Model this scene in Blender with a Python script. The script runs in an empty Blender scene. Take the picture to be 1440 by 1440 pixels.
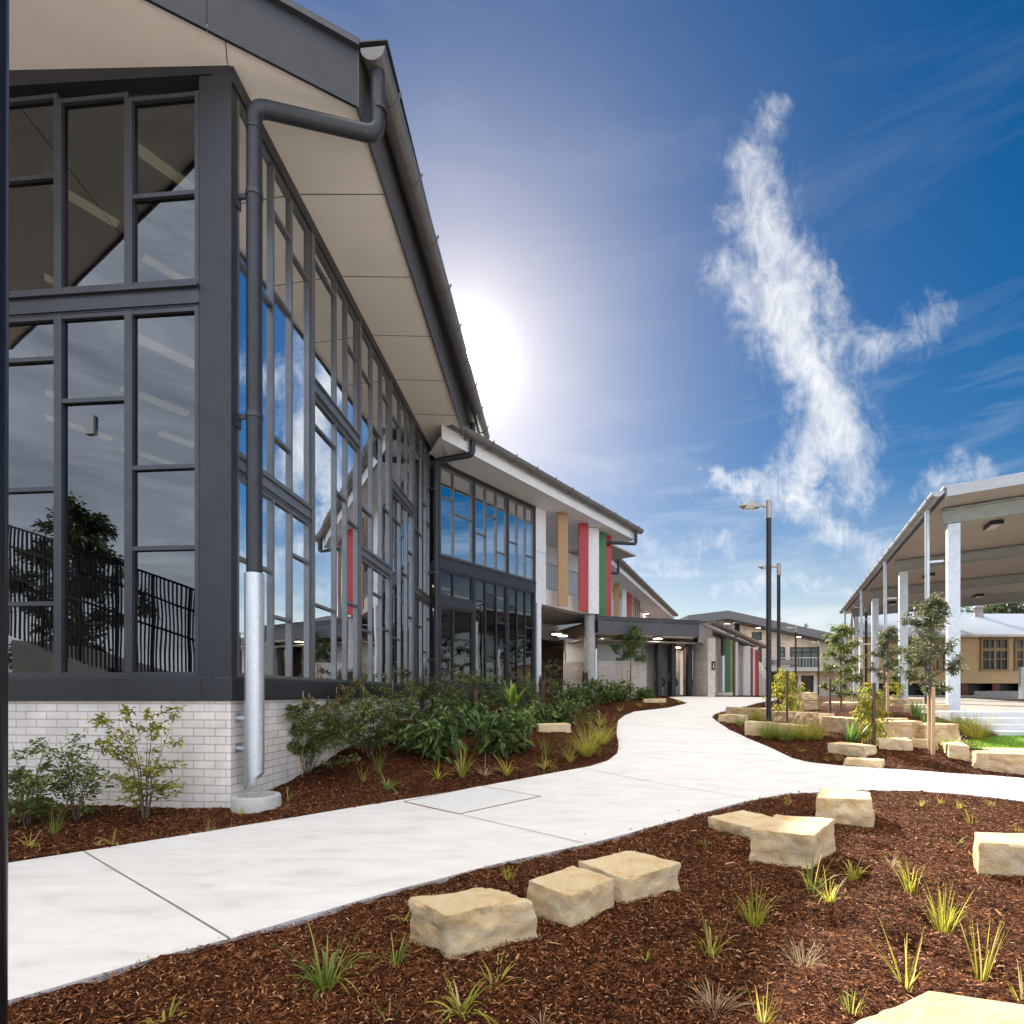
import bpy, bmesh, math, random
import numpy as np
from mathutils import Vector, Matrix
from mathutils.geometry import delaunay_2d_cdt
rnd = random.Random(11)
nrs = np.random.RandomState(5)
sc = bpy.context.scene
COL = sc.collection
R = math.radians
# ------------------------------------------------------------------ camera
EYE = 1.22
FPX, CX, HY = 760.0, 720.0, 976.0
cam_d = bpy.data.cameras.new('camera')
cam = bpy.data.objects.new('camera', cam_d)
COL.objects.link(cam)
cam.location = (0, 0, EYE)
cam.rotation_euler = (R(90), 0, 0)
cam_d.sensor_width = 36
cam_d.lens = 36 * FPX / 1440
cam_d.shift_y = (HY - 720) / 1440
cam_d.clip_start = 0.05
cam_d.clip_end = 3000
sc.camera = cam
# ------------------------------------------------------------------ terrain
CP = [(-4,2,0),(-4,4.5,0),(-3,5.5,0),(-6,5.5,0),(-2,3.5,0),(0,2,0),(0,4,0),(2,3,0),(4,2,0),(3,5,0),(0,6.4,0),(5,4,0),
      (6,6,0),(8,5,.02),(2,6.5,0),(7.5,7.3,.04),(4.6,7,0),(-9,4,0),(11,4,.05),(0,-6,0),(12,-6,0),(-12,-6,0),(12,7.5,.1),
      (-2.7,7,.12),(-2.5,9,.36),(-2.3,12,.6),(-2,14,.72),(-.9,7.4,.06),(0,9,.22),(-.2,12,.55),
      (.8,8,.07),(3,8.0,.05),(2,9.2,.19),(3.4,9.3,.19),(4.6,9.3,.2),(2.1,10.4,.33),(4.5,10.4,.34),(2.4,12,.47),(4.8,12,.48),
      (2.9,14.6,.62),(5.4,14.6,.62),(3.6,17.5,.83),(6.2,17.5,.83),(4,20,1.0),(6.5,20,1.01),(7,21.6,1.1),(11,24,1.12),(3,21.5,1.1),(16,32,1.1),
      (1.5,17,.85),(0,18,.9),
      (6.7,8.6,.25),(6.0,9.5,.34),(5.1,9.0,.2),(8.6,11.6,.68),(7.6,12,.66),(6.2,12,.56),(7.9,14,.76),(9.8,14,.8),(5.8,13,.55),
      (7,16,.78),(9,18,.9),(12,16,.86),(10.9,13.3,.8),(14,20,.97),(20,32,1.08),(9.4,10.4,.33),(10.6,9.6,.3),(8.4,9.7,.3),(9.0,8.6,.2),
      (14,13,.8),(18,15,.85),(26,20,.9),(30,30,1.0),(12.5,12.2,.72),
      (10,42,1.1),(25,50,1.1),(-10,40,1.1),(60,60,1.1),(-60,60,1.1),(60,0,.2),(-60,0,0),(0,-60,0),(0,120,1.1),(200,200,1.1),(-200,200,1.1),(200,-200,0),(-200,-200,0)]
CPA = np.array(CP, float)
def _phi(r2):
    return np.where(r2 < 1e-9, 0, 0.5 * r2 * np.log(np.maximum(r2, 1e-9)))
def _fit():
    n = len(CPA)
    d2 = ((CPA[:, None, :2] - CPA[None, :, :2])**2).sum(-1)
    K = _phi(d2) + np.eye(n) * 0.15
    P = np.c_[np.ones(n), CPA[:, :2]]
    A = np.zeros((n+3, n+3)); A[:n, :n] = K; A[:n, n:] = P; A[n:, :n] = P.T
    b = np.zeros(n+3); b[:n] = CPA[:, 2]
    return np.linalg.solve(A, b)
_W = _fit()
def terr(X, Y):
    X = np.atleast_1d(np.asarray(X, float)); Y = np.atleast_1d(np.asarray(Y, float))
    out = np.empty(X.shape)
    n = len(CPA)
    for i in range(0, len(X), 20000):
        x = X[i:i+20000]; y = Y[i:i+20000]
        d2 = (x[:, None]-CPA[None, :, 0])**2 + (y[:, None]-CPA[None, :, 1])**2
        out[i:i+20000] = _phi(d2) @ _W[:n] + _W[n] + _W[n+1]*x + _W[n+2]*y
    return np.clip(out, -.05, 1.15)
def tz(x, y): return float(terr([x], [y])[0])
_T = np.r_[np.arange(1.2, 12, .04), np.arange(12, 45, .1)]
def G(px, py):
    """ground point seen at a place of the photograph"""
    a = (px-CX)/FPX; b = (HY-py)/FPX
    zt = terr(a*_T, _T); zr = EYE + b*_T
    k = np.argmax(zr <= zt)
    if zr[k] > zt[k]: k = len(_T)-1
    if k > 0:
        f0 = zr[k-1]-zt[k-1]; f1 = zr[k]-zt[k]
        t = _T[k-1] + (_T[k]-_T[k-1]) * (f0/(f0-f1) if f0 != f1 else 0)
    else: t = _T[0]
    return Vector((a*t, t, tz(a*t, t)))
def P(px, py, Y): return Vector(((px-CX)/FPX*Y, Y, EYE + (HY-py)/FPX*Y))
# ------------------------------------------------------------------ materials
MATS = {}
def nodes(m):
    m.use_nodes = True
    nt = m.node_tree; nt.nodes.clear()
    return nt
def mat(name, col, rough=.6, metal=0.0, var=.12, scale=6.0, bump=0.0, bscale=40.0, spec=.5, stretch=(1,1,1), dirt=None, coords='Object', sheen=0):
    if name in MATS: return MATS[name]
    m = bpy.data.materials.new(name); nt = nodes(m); N = nt.nodes; L = nt.links
    o = N.new('ShaderNodeOutputMaterial'); b = N.new('ShaderNodeBsdfPrincipled')
    L.new(b.outputs[0], o.inputs[0])
    b.inputs['Roughness'].default_value = rough; b.inputs['Metallic'].default_value = metal
    b.inputs['Specular IOR Level'].default_value = spec
    tc = N.new('ShaderNodeTexCoord'); mp = N.new('ShaderNodeMapping'); mp.inputs['Scale'].default_value = stretch
    L.new(tc.outputs[coords], mp.inputs[0])
    nz = N.new('ShaderNodeTexNoise'); nz.inputs['Scale'].default_value = scale; nz.inputs['Detail'].default_value = 7; nz.inputs['Roughness'].default_value = .62
    L.new(mp.outputs[0], nz.inputs['Vector'])
    cr = N.new('ShaderNodeValToRGB'); e = cr.color_ramp.elements
    e[0].position = .3; e[1].position = .7
    d = dirt if dirt else [c*(1-var) for c in col]
    e[0].color = (*d, 1); e[1].color = (*[min(1, c*(1+var*.6)) for c in col], 1)
    L.new(nz.outputs['Fac'], cr.inputs[0]); L.new(cr.outputs[0], b.inputs['Base Color'])
    # roughness variation
    mr = N.new('ShaderNodeMapRange'); mr.inputs['To Min'].default_value = max(.03, rough-.1); mr.inputs['To Max'].default_value = min(1, rough+.12)
    n2 = N.new('ShaderNodeTexNoise'); n2.inputs['Scale'].default_value = scale*2.3; L.new(mp.outputs[0], n2.inputs['Vector'])
    L.new(n2.outputs['Fac'], mr.inputs['Value']); L.new(mr.outputs[0], b.inputs['Roughness'])
    if bump:
        n3 = N.new('ShaderNodeTexNoise'); n3.inputs['Scale'].default_value = bscale; n3.inputs['Detail'].default_value = 6
        L.new(mp.outputs[0], n3.inputs['Vector'])
        bp = N.new('ShaderNodeBump'); bp.inputs['Strength'].default_value = bump; bp.inputs['Distance'].default_value = .02
        L.new(n3.outputs['Fac'], bp.inputs['Height']); L.new(bp.outputs[0], b.inputs['Normal'])
    MATS[name] = m
    return m
def mat_leaf(name, c1, c2, c3=None, trans=.35, rough=.45):
    if name in MATS: return MATS[name]
    m = bpy.data.materials.new(name); nt = nodes(m); N = nt.nodes; L = nt.links
    o = N.new('ShaderNodeOutputMaterial'); b = N.new('ShaderNodeBsdfPrincipled'); t = N.new('ShaderNodeBsdfTranslucent'); mx = N.new('ShaderNodeMixShader')
    g = N.new('ShaderNodeNewGeometry'); cr = N.new('ShaderNodeValToRGB'); e = cr.color_ramp.elements
    e[0].color = (*c1, 1); e[1].color = (*c2, 1); e[0].position = .1; e[1].position = .8
    if c3: x = e.new(.97); x.color = (*c3, 1)
    L.new(g.outputs['Random Per Island'], cr.inputs[0])
    L.new(cr.outputs[0], b.inputs['Base Color']); b.inputs['Roughness'].default_value = rough
    hs = N.new('ShaderNodeHueSaturation'); hs.inputs['Value'].default_value = 1.5; hs.inputs['Hue'].default_value = .485; L.new(cr.outputs[0], hs.inputs['Color']); L.new(hs.outputs[0], t.inputs[0])
    mx.inputs[0].default_value = trans
    L.new(b.outputs[0], mx.inputs[1]); L.new(t.outputs[0], mx.inputs[2]); L.new(mx.outputs[0], o.inputs[0])
    MATS[name] = m
    return m
def mat_emit(name, col, s):
    if name in MATS: return MATS[name]
    m = bpy.data.materials.new(name); nt = nodes(m); N = nt.nodes
    o = N.new('ShaderNodeOutputMaterial'); e = N.new('ShaderNodeEmission'); e.inputs[0].default_value = (*col, 1); e.inputs[1].default_value = s
    nt.links.new(e.outputs[0], o.inputs[0]); MATS[name] = m
    return m
def mat_glass(name, base, tint, wav=.0012, wscale=1.6):
    m = bpy.data.materials.new(name); nt = nodes(m); N = nt.nodes; L = nt.links
    o = N.new('ShaderNodeOutputMaterial'); tr = N.new('ShaderNodeBsdfTransparent'); gl = N.new('ShaderNodeBsdfGlossy'); mx = N.new('ShaderNodeMixShader')
    tr.inputs[0].default_value = (*tint, 1); gl.inputs['Roughness'].default_value = 0.004; gl.inputs[0].default_value = (.88, .92, .95, 1)
    fr = N.new('ShaderNodeFresnel'); fr.inputs['IOR'].default_value = 1.55
    ma = N.new('ShaderNodeMath'); ma.operation = 'MULTIPLY_ADD'; ma.inputs[1].default_value = 1-base; ma.inputs[2].default_value = base; ma.use_clamp = True
    tc = N.new('ShaderNodeTexCoord'); nz = N.new('ShaderNodeTexNoise'); nz.inputs['Scale'].default_value = wscale; nz.inputs['Detail'].default_value = 1
    L.new(tc.outputs['Object'], nz.inputs['Vector'])
    bp = N.new('ShaderNodeBump'); bp.inputs['Strength'].default_value = 1; bp.inputs['Distance'].default_value = wav
    L.new(nz.outputs['Fac'], bp.inputs['Height']); L.new(bp.outputs[0], gl.inputs['Normal'])
    gg = N.new('ShaderNodeNewGeometry'); iv = N.new('ShaderNodeMath'); iv.operation = 'SUBTRACT'; iv.inputs[0].default_value = 1; L.new(gg.outputs['Backfacing'], iv.inputs[1])
    ml = N.new('ShaderNodeMath'); ml.operation = 'MULTIPLY'
    L.new(fr.outputs[0], ma.inputs[0]); L.new(ma.outputs[0], ml.inputs[0]); L.new(iv.outputs[0], ml.inputs[1]); L.new(ml.outputs[0], mx.inputs[0])
    L.new(tr.outputs[0], mx.inputs[1]); L.new(gl.outputs[0], mx.inputs[2]); L.new(mx.outputs[0], o.inputs[0])
    MATS[name] = m
    return m
def mat_brick(name, c1, c2, mortar, bw=.24, rh=.086, ms=.006):
    m = bpy.data.materials.new(name); nt = nodes(m); N = nt.nodes; L = nt.links
    o = N.new('ShaderNodeOutputMaterial'); b = N.new('ShaderNodeBsdfPrincipled'); L.new(b.outputs[0], o.inputs[0])
    uv = N.new('ShaderNodeUVMap'); uv.uv_map = 'UVMap'
    br = N.new('ShaderNodeTexBrick'); br.inputs['Scale'].default_value = 1; br.inputs['Brick Width'].default_value = bw; br.inputs['Row Height'].default_value = rh
    br.inputs['Mortar Size'].default_value = ms; br.inputs['Mortar Smooth'].default_value = .25
    br.inputs['Color1'].default_value = (*c1, 1); br.inputs['Color2'].default_value = (*c2, 1); br.inputs['Mortar'].default_value = (*mortar, 1)
    L.new(uv.outputs[0], br.inputs['Vector'])
    nz = N.new('ShaderNodeTexNoise'); nz.inputs['Scale'].default_value = 3; nz.inputs['Detail'].default_value = 8; L.new(uv.outputs[0], nz.inputs['Vector'])
    n2 = N.new('ShaderNodeTexNoise'); n2.inputs['Scale'].default_value = 160; n2.inputs['Detail'].default_value = 3; L.new(uv.outputs[0], n2.inputs['Vector'])
    mr = N.new('ShaderNodeMapRange'); mr.inputs['From Min'].default_value = .3; mr.inputs['From Max'].default_value = .7; mr.inputs['To Min'].default_value = .84; mr.inputs['To Max'].default_value = 1.05
    L.new(nz.outputs['Fac'], mr.inputs['Value'])
    mr2 = N.new('ShaderNodeMapRange'); mr2.inputs['From Min'].default_value = .3; mr2.inputs['From Max'].default_value = .7; mr2.inputs['To Min'].default_value = .9; mr2.inputs['To Max'].default_value = 1.04
    L.new(n2.outputs['Fac'], mr2.inputs['Value'])
    su = N.new('ShaderNodeMapping'); su.inputs['Scale'].default_value = (5, .5, 1); L.new(uv.outputs[0], su.inputs[0])
    n5 = N.new('ShaderNodeTexNoise'); n5.inputs['Scale'].default_value = 1.3; n5.inputs['Detail'].default_value = 7; L.new(su.outputs[0], n5.inputs['Vector'])
    m5 = N.new('ShaderNodeMapRange'); m5.inputs['From Min'].default_value = .32; m5.inputs['From Max'].default_value = .52; m5.inputs['To Min'].default_value = .86; m5.inputs['To Max'].default_value = 1; L.new(n5.outputs['Fac'], m5.inputs['Value'])
    m6 = N.new('ShaderNodeMath'); m6.operation = 'MULTIPLY'; L.new(mr.outputs[0], m6.inputs[0]); L.new(m5.outputs[0], m6.inputs[1]); mr = m6
    mm = N.new('ShaderNodeMath'); mm.operation = 'MULTIPLY'; L.new(mr.outputs[0], mm.inputs[0]); L.new(mr2.outputs[0], mm.inputs[1])
    vm = N.new('ShaderNodeVectorMath'); vm.operation = 'SCALE'; L.new(br.outputs['Color'], vm.inputs[0]); L.new(mm.outputs[0], vm.inputs['Scale'])
    L.new(vm.outputs[0], b.inputs['Base Color']); b.inputs['Roughness'].default_value = .85
    ad = N.new('ShaderNodeMath'); ad.operation = 'MULTIPLY_ADD'; ad.inputs[1].default_value = -1; L.new(br.outputs['Fac'], ad.inputs[0]); L.new(n2.outputs['Fac'], ad.inputs[2])
    bp = N.new('ShaderNodeBump'); bp.inputs['Strength'].default_value = .6; bp.inputs['Distance'].default_value = .006
    L.new(ad.outputs[0], bp.inputs['Height']); L.new(bp.outputs[0], b.inputs['Normal'])
    MATS[name] = m
    return m
def mat_stone(name, c1, c2, c3):
    m = bpy.data.materials.new(name); nt = nodes(m); N = nt.nodes; L = nt.links
    o = N.new('ShaderNodeOutputMaterial'); b = N.new('ShaderNodeBsdfPrincipled'); L.new(b.outputs[0], o.inputs[0]); b.inputs['Roughness'].default_value = .9
    b.inputs['Specular IOR Level'].default_value = .2
    tc = N.new('ShaderNodeTexCoord'); mp = N.new('ShaderNodeMapping'); mp.inputs['Scale'].default_value = (1, 1, 2.2); mp.inputs['Rotation'].default_value = (.2, .35, .4)
    L.new(tc.outputs['Object'], mp.inputs[0])
    nz = N.new('ShaderNodeTexNoise'); nz.inputs['Scale'].default_value = 5; nz.inputs['Detail'].default_value = 9; nz.inputs['Roughness'].default_value = .65; nz.inputs['Distortion'].default_value = .8
    L.new(mp.outputs[0], nz.inputs['Vector'])
    cr = N.new('ShaderNodeValToRGB'); e = cr.color_ramp.elements; e[0].position = .3; e[0].color = (*c1, 1); e[1].position = .68; e[1].color = (*c3, 1); x = e.new(.48); x.color = (*c2, 1)
    L.new(nz.outputs['Fac'], cr.inputs[0])
    # saw marks / lichen specks
    n4 = N.new('ShaderNodeTexNoise'); n4.inputs['Scale'].default_value = 9; n4.inputs['Detail'].default_value = 10; n4.inputs['Roughness'].default_value = .75; L.new(tc.outputs['Object'], n4.inputs['Vector'])
    c4 = N.new('ShaderNodeValToRGB'); e4 = c4.color_ramp.elements; e4[0].position = .68; e4[0].color = (0, 0, 0, 1); e4[1].position = .76; e4[1].color = (.32, .32, .32, 1); L.new(n4.outputs['Fac'], c4.inputs[0])
    mx = N.new('ShaderNodeMix'); mx.data_type = 'RGBA'; mx.inputs['B'].default_value = (.22, .17, .13, 1); L.new(c4.outputs[0], mx.inputs['Factor']); L.new(cr.outputs[0], mx.inputs['A']); L.new(mx.outputs['Result'], b.inputs['Base Color'])
    n2 = N.new('ShaderNodeTexNoise'); n2.inputs['Scale'].default_value = 30; n2.inputs['Detail'].default_value = 10; n2.inputs['Roughness'].default_value = .78; L.new(tc.outputs['Object'], n2.inputs['Vector'])
    wv = N.new('ShaderNodeTexWave'); wv.inputs['Scale'].default_value = 14; wv.inputs['Distortion'].default_value = 5; wv.inputs['Detail'].default_value = 3; L.new(mp.outputs[0], wv.inputs['Vector'])
    ad = N.new('ShaderNodeMath'); ad.operation = 'MULTIPLY_ADD'; ad.inputs[1].default_value = .0; L.new(wv.outputs['Fac'], ad.inputs[0]); L.new(n2.outputs['Fac'], ad.inputs[2])
    bp = N.new('ShaderNodeBump'); bp.inputs['Strength'].default_value = 1; bp.inputs['Distance'].default_value = .03; L.new(ad.outputs[0], bp.inputs['Height']); L.new(bp.outputs[0], b.inputs['Normal'])
    MATS[name] = m
    return m
def mat_boards(name, col, pitch, axis='V', depth=.01, rough=.55):
    """horizontal weatherboards or ribbed sheet, from the UVs in metres"""
    m = bpy.data.materials.new(name); nt = nodes(m); N = nt.nodes; L = nt.links
    o = N.new('ShaderNodeOutputMaterial'); b = N.new('ShaderNodeBsdfPrincipled'); L.new(b.outputs[0], o.inputs[0]); b.inputs['Roughness'].default_value = rough
    uv = N.new('ShaderNodeUVMap'); uv.uv_map = 'UVMap'; sp = N.new('ShaderNodeSeparateXYZ'); L.new(uv.outputs[0], sp.inputs[0])
    dv = N.new('ShaderNodeMath'); dv.operation = 'DIVIDE'; dv.inputs[1].default_value = pitch; L.new(sp.outputs['Y' if axis == 'V' else 'X'], dv.inputs[0])
    fr = N.new('ShaderNodeMath'); fr.operation = 'FRACT'; L.new(dv.outputs[0], fr.inputs[0])
    nz = N.new('ShaderNodeTexNoise'); nz.inputs['Scale'].default_value = 2; nz.inputs['Detail'].default_value = 6; L.new(uv.outputs[0], nz.inputs['Vector'])
    cr = N.new('ShaderNodeValToRGB'); e = cr.color_ramp.elements; e[0].position = .3; e[1].position = .7; e[0].color = (*[c*.88 for c in col], 1); e[1].color = (*col, 1); L.new(nz.outputs['Fac'], cr.inputs[0])
    L.new(cr.outputs[0], b.inputs['Base Color'])
    bp = N.new('ShaderNodeBump'); bp.inputs['Strength'].default_value = 1; bp.inputs['Distance'].default_value = depth; bp.invert = True
    L.new(fr.outputs[0], bp.inputs['Height']); L.new(bp.outputs[0], b.inputs['Normal'])
    MATS[name] = m
    return m
M = {}
M['dark'] = mat('dark_grey_metal', (.034, .037, .044), .42, .35, .18, 3, .05, 60)
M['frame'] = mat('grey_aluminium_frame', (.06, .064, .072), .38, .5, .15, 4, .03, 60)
M['frame_side'] = mat('glare_pale_aluminium_frame', (.2, .203, .208), .34, .65, .15, 4, .03, 60)  # paler copy of the frame metal; glare on the facade put into its colour
M['soffit'] = mat('cream_soffit_board', (.88, .82, .74), .75, 0, .05, 1.2, .03, 25)
M['white'] = mat('white_panel', (.74, .75, .77), .55, 0, .06, 2)
M['gut'] = mat('grey_gutter_metal', (.16, .155, .15), .4, .5, .15, 5)
M['galv'] = mat('galvanised_steel', (.58, .62, .66), .38, .75, .1, 26, .03, 50)
M['galvp'] = mat('galvanised_column_steel', (.62, .68, .74), .5, .35, .14, 7, .02, 50)
M['conc'] = mat('grey_concrete', (.46, .45, .43), .85, 0, .2, 7, .25, 60)
M['render'] = mat('pale_render', (.62, .58, .53), .8, 0, .15, 3)
M['pathm'] = None
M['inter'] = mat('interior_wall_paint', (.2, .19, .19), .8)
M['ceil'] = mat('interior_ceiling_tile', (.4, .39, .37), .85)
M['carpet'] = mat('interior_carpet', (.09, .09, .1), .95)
M['black'] = mat('black_paint', (.012, .012, .013), .4, .1)
M['lumin'] = mat('grey_luminaire', (.35, .33, .31), .4, .3)
M['diff'] = mat('clear_lamp_lens', (.8, .8, .82), .15)
M['lampon'] = mat_emit('lit_lamp_diffuser', (1, .80, .55), 11)
M['strip'] = mat_emit('lit_ceiling_strip', (.95, .85, .42), .6)
M['glass'] = mat_glass('tinted_reflective_glass', .085, (.22, .23, .25))
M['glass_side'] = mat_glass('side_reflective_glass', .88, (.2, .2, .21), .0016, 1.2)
M['glass2'] = mat_glass('pale_green_window_glass', .16, (.3, .4, .4), .002)
M['brick'] = mat_brick('white_brick', (.90, .85, .79), (.82, .76, .70), (.58, .48, .40))
M['brick2'] = mat_brick('cream_brick', (.70, .63, .56), (.62, .55, .48), (.45, .39, .33))
M['stone'] = mat_stone('yellow_sandstone', (.70, .45, .19), (.84, .63, .36), (.88, .76, .53))
M['stone2'] = mat_stone('weathered_sandstone', (.46, .27, .13), (.70, .49, .28), (.84, .69, .48))
M['tan'] = mat('tan_fin_paint', (.42, .25, .11), .5); M['red'] = mat('red_fin_paint', (.42, .03, .035), .45)
M['green'] = mat('green_fin_paint', (.03, .17, .06), .5); M['fwhite'] = mat('white_fin_paint', (.78, .79, .8), .5)
M['brown'] = mat('brown_laminate', (.13, .075, .05), .5); M['rust'] = mat('rust_fin_paint', (.28, .07, .02), .5)
M['beige'] = mat('beige_plastic', (.5, .44, .36), .5)
M['timber'] = mat('pine_stake', (.5, .33, .18), .8, 0, .25, 8, .2, 60, stretch=(6, 6, 1))
M['dtimber'] = mat('dark_hardwood_stake', (.1, .06, .04), .85, 0, .25, 8, .2, 60, stretch=(6, 6, 1))
M['bark'] = mat('grey_brown_bark', (.16, .11, .08), .9, 0, .3, 18, .5, 70)
M['fern_trunk'] = mat('fibrous_fern_trunk', (.09, .05, .035), .95, 0, .4, 30, .9, 90, stretch=(1, 1, .3))
M['board'] = mat_boards('cream_weatherboard', (.74, .52, .25), .15)
M['fboard'] = mat('ochre_window_frame', (.36, .25, .13), .6)
M['corr'] = mat_boards('corrugated_roof_sheet', (.46, .5, .56), .12, 'U', .02, .4)
M['shelter'] = mat_boards('beige_shelter_ceiling', (.42, .385, .34), .2, 'U', .004, .7)
M['asphalt'] = mat('courtyard_paving', (.36, .31, .27), .9, 0, .15, 2.5, .2, 80)
M['brickred'] = mat('red_brick_piers', (.2, .08, .05), .9)
M['mould'] = mat('grey_rail_paint', (.4, .42, .44), .5, .3)
LF = {}
LF['dark'] = mat_leaf('dark_glossy_leaf', (.045, .085, .026), (.135, .21, .055), (.32, .37, .11), .28, .32)
LF['mid'] = mat_leaf('mid_green_leaf', (.06, .10, .032), (.19, .24, .065), (.42, .42, .13), .38)
LF['red'] = mat_leaf('leaf_with_red_tips', (.03, .07, .02), (.1, .15, .05), (.4, .12, .09), .35)
LF['pinkt'] = mat_leaf('pink_new_leaf', (.4, .1, .1), (.55, .25, .2), None, .35)
LF['yel'] = mat_leaf('yellow_green_leaf', (.12, .17, .02), (.36, .36, .05), (.5, .42, .08), .45)
LF['olive'] = mat_leaf('grey_olive_leaf', (.06, .08, .035), (.2, .22, .11), (.33, .33, .2), .3)
LF['fern'] = mat_leaf('bright_fern_frond', (.12, .26, .03), (.3, .42, .05), None, .4)
LF['grass'] = mat_leaf('green_grass_blade', (.08, .14, .02), (.25, .3, .05), (.45, .38, .1), .4)
LF['ygrass'] = mat_leaf('yellow_green_blade', (.2, .24, .02), (.48, .44, .06), (.55, .45, .2), .45)
LF['dry'] = mat_leaf('dry_straw_blade', (.3, .2, .1), (.5, .38, .22), None, .3)
LF['lawn'] = mat_leaf('lawn_blade', (.1, .25, .01), (.22, .42, .03), None, .45)
LF['gum'] = mat_leaf('gum_leaf', (.025, .05, .018), (.07, .1, .035), None, .3)
LF['flax'] = mat_leaf('sword_leaf', (.06, .14, .03), (.16, .28, .06), None, .35)
# ------------------------------------------------------------------ object helpers
def root_loc(o):
    v = Vector((0, 0, 0))
    while o: v += Vector(o.location); o = o.parent
    return v
def thing(name, loc, label, cat, group=None):
    o = bpy.data.objects.new(name, None); o.empty_display_size = .2; COL.objects.link(o)
    o.location = loc; o['label'] = label; o['category'] = cat
    if group: o['group'] = group
    return o
def tag(o, label=None, cat=None, group=None, kind=None):
    if label: o['label'] = label
    if cat: o['category'] = cat
    if group: o['group'] = group
    if kind: o['kind'] = kind
    return o
def copy_tree(o, parent=None):
    c = o.copy(); COL.objects.link(c)
    if parent is not None: c.parent = parent
    for ch in o.children: copy_tree(ch, c)
    return c
class Fr:
    """a local frame: origin and horizontal axis u at angle a (from +Y towards +X); v = u turned left"""
    def __init__(s, x, y, a, z=0):
        s.o = Vector((x, y, z)); s.u = Vector((math.sin(a), math.cos(a), 0)); s.v = Vector((-math.cos(a), math.sin(a), 0))
    def __call__(s, u, v, z): return s.o + s.u*u + s.v*v + Vector((0, 0, z))
W0 = Fr(0, 0, R(90)); W0.u = Vector((1, 0, 0)); W0.v = Vector((0, 1, 0))
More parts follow.
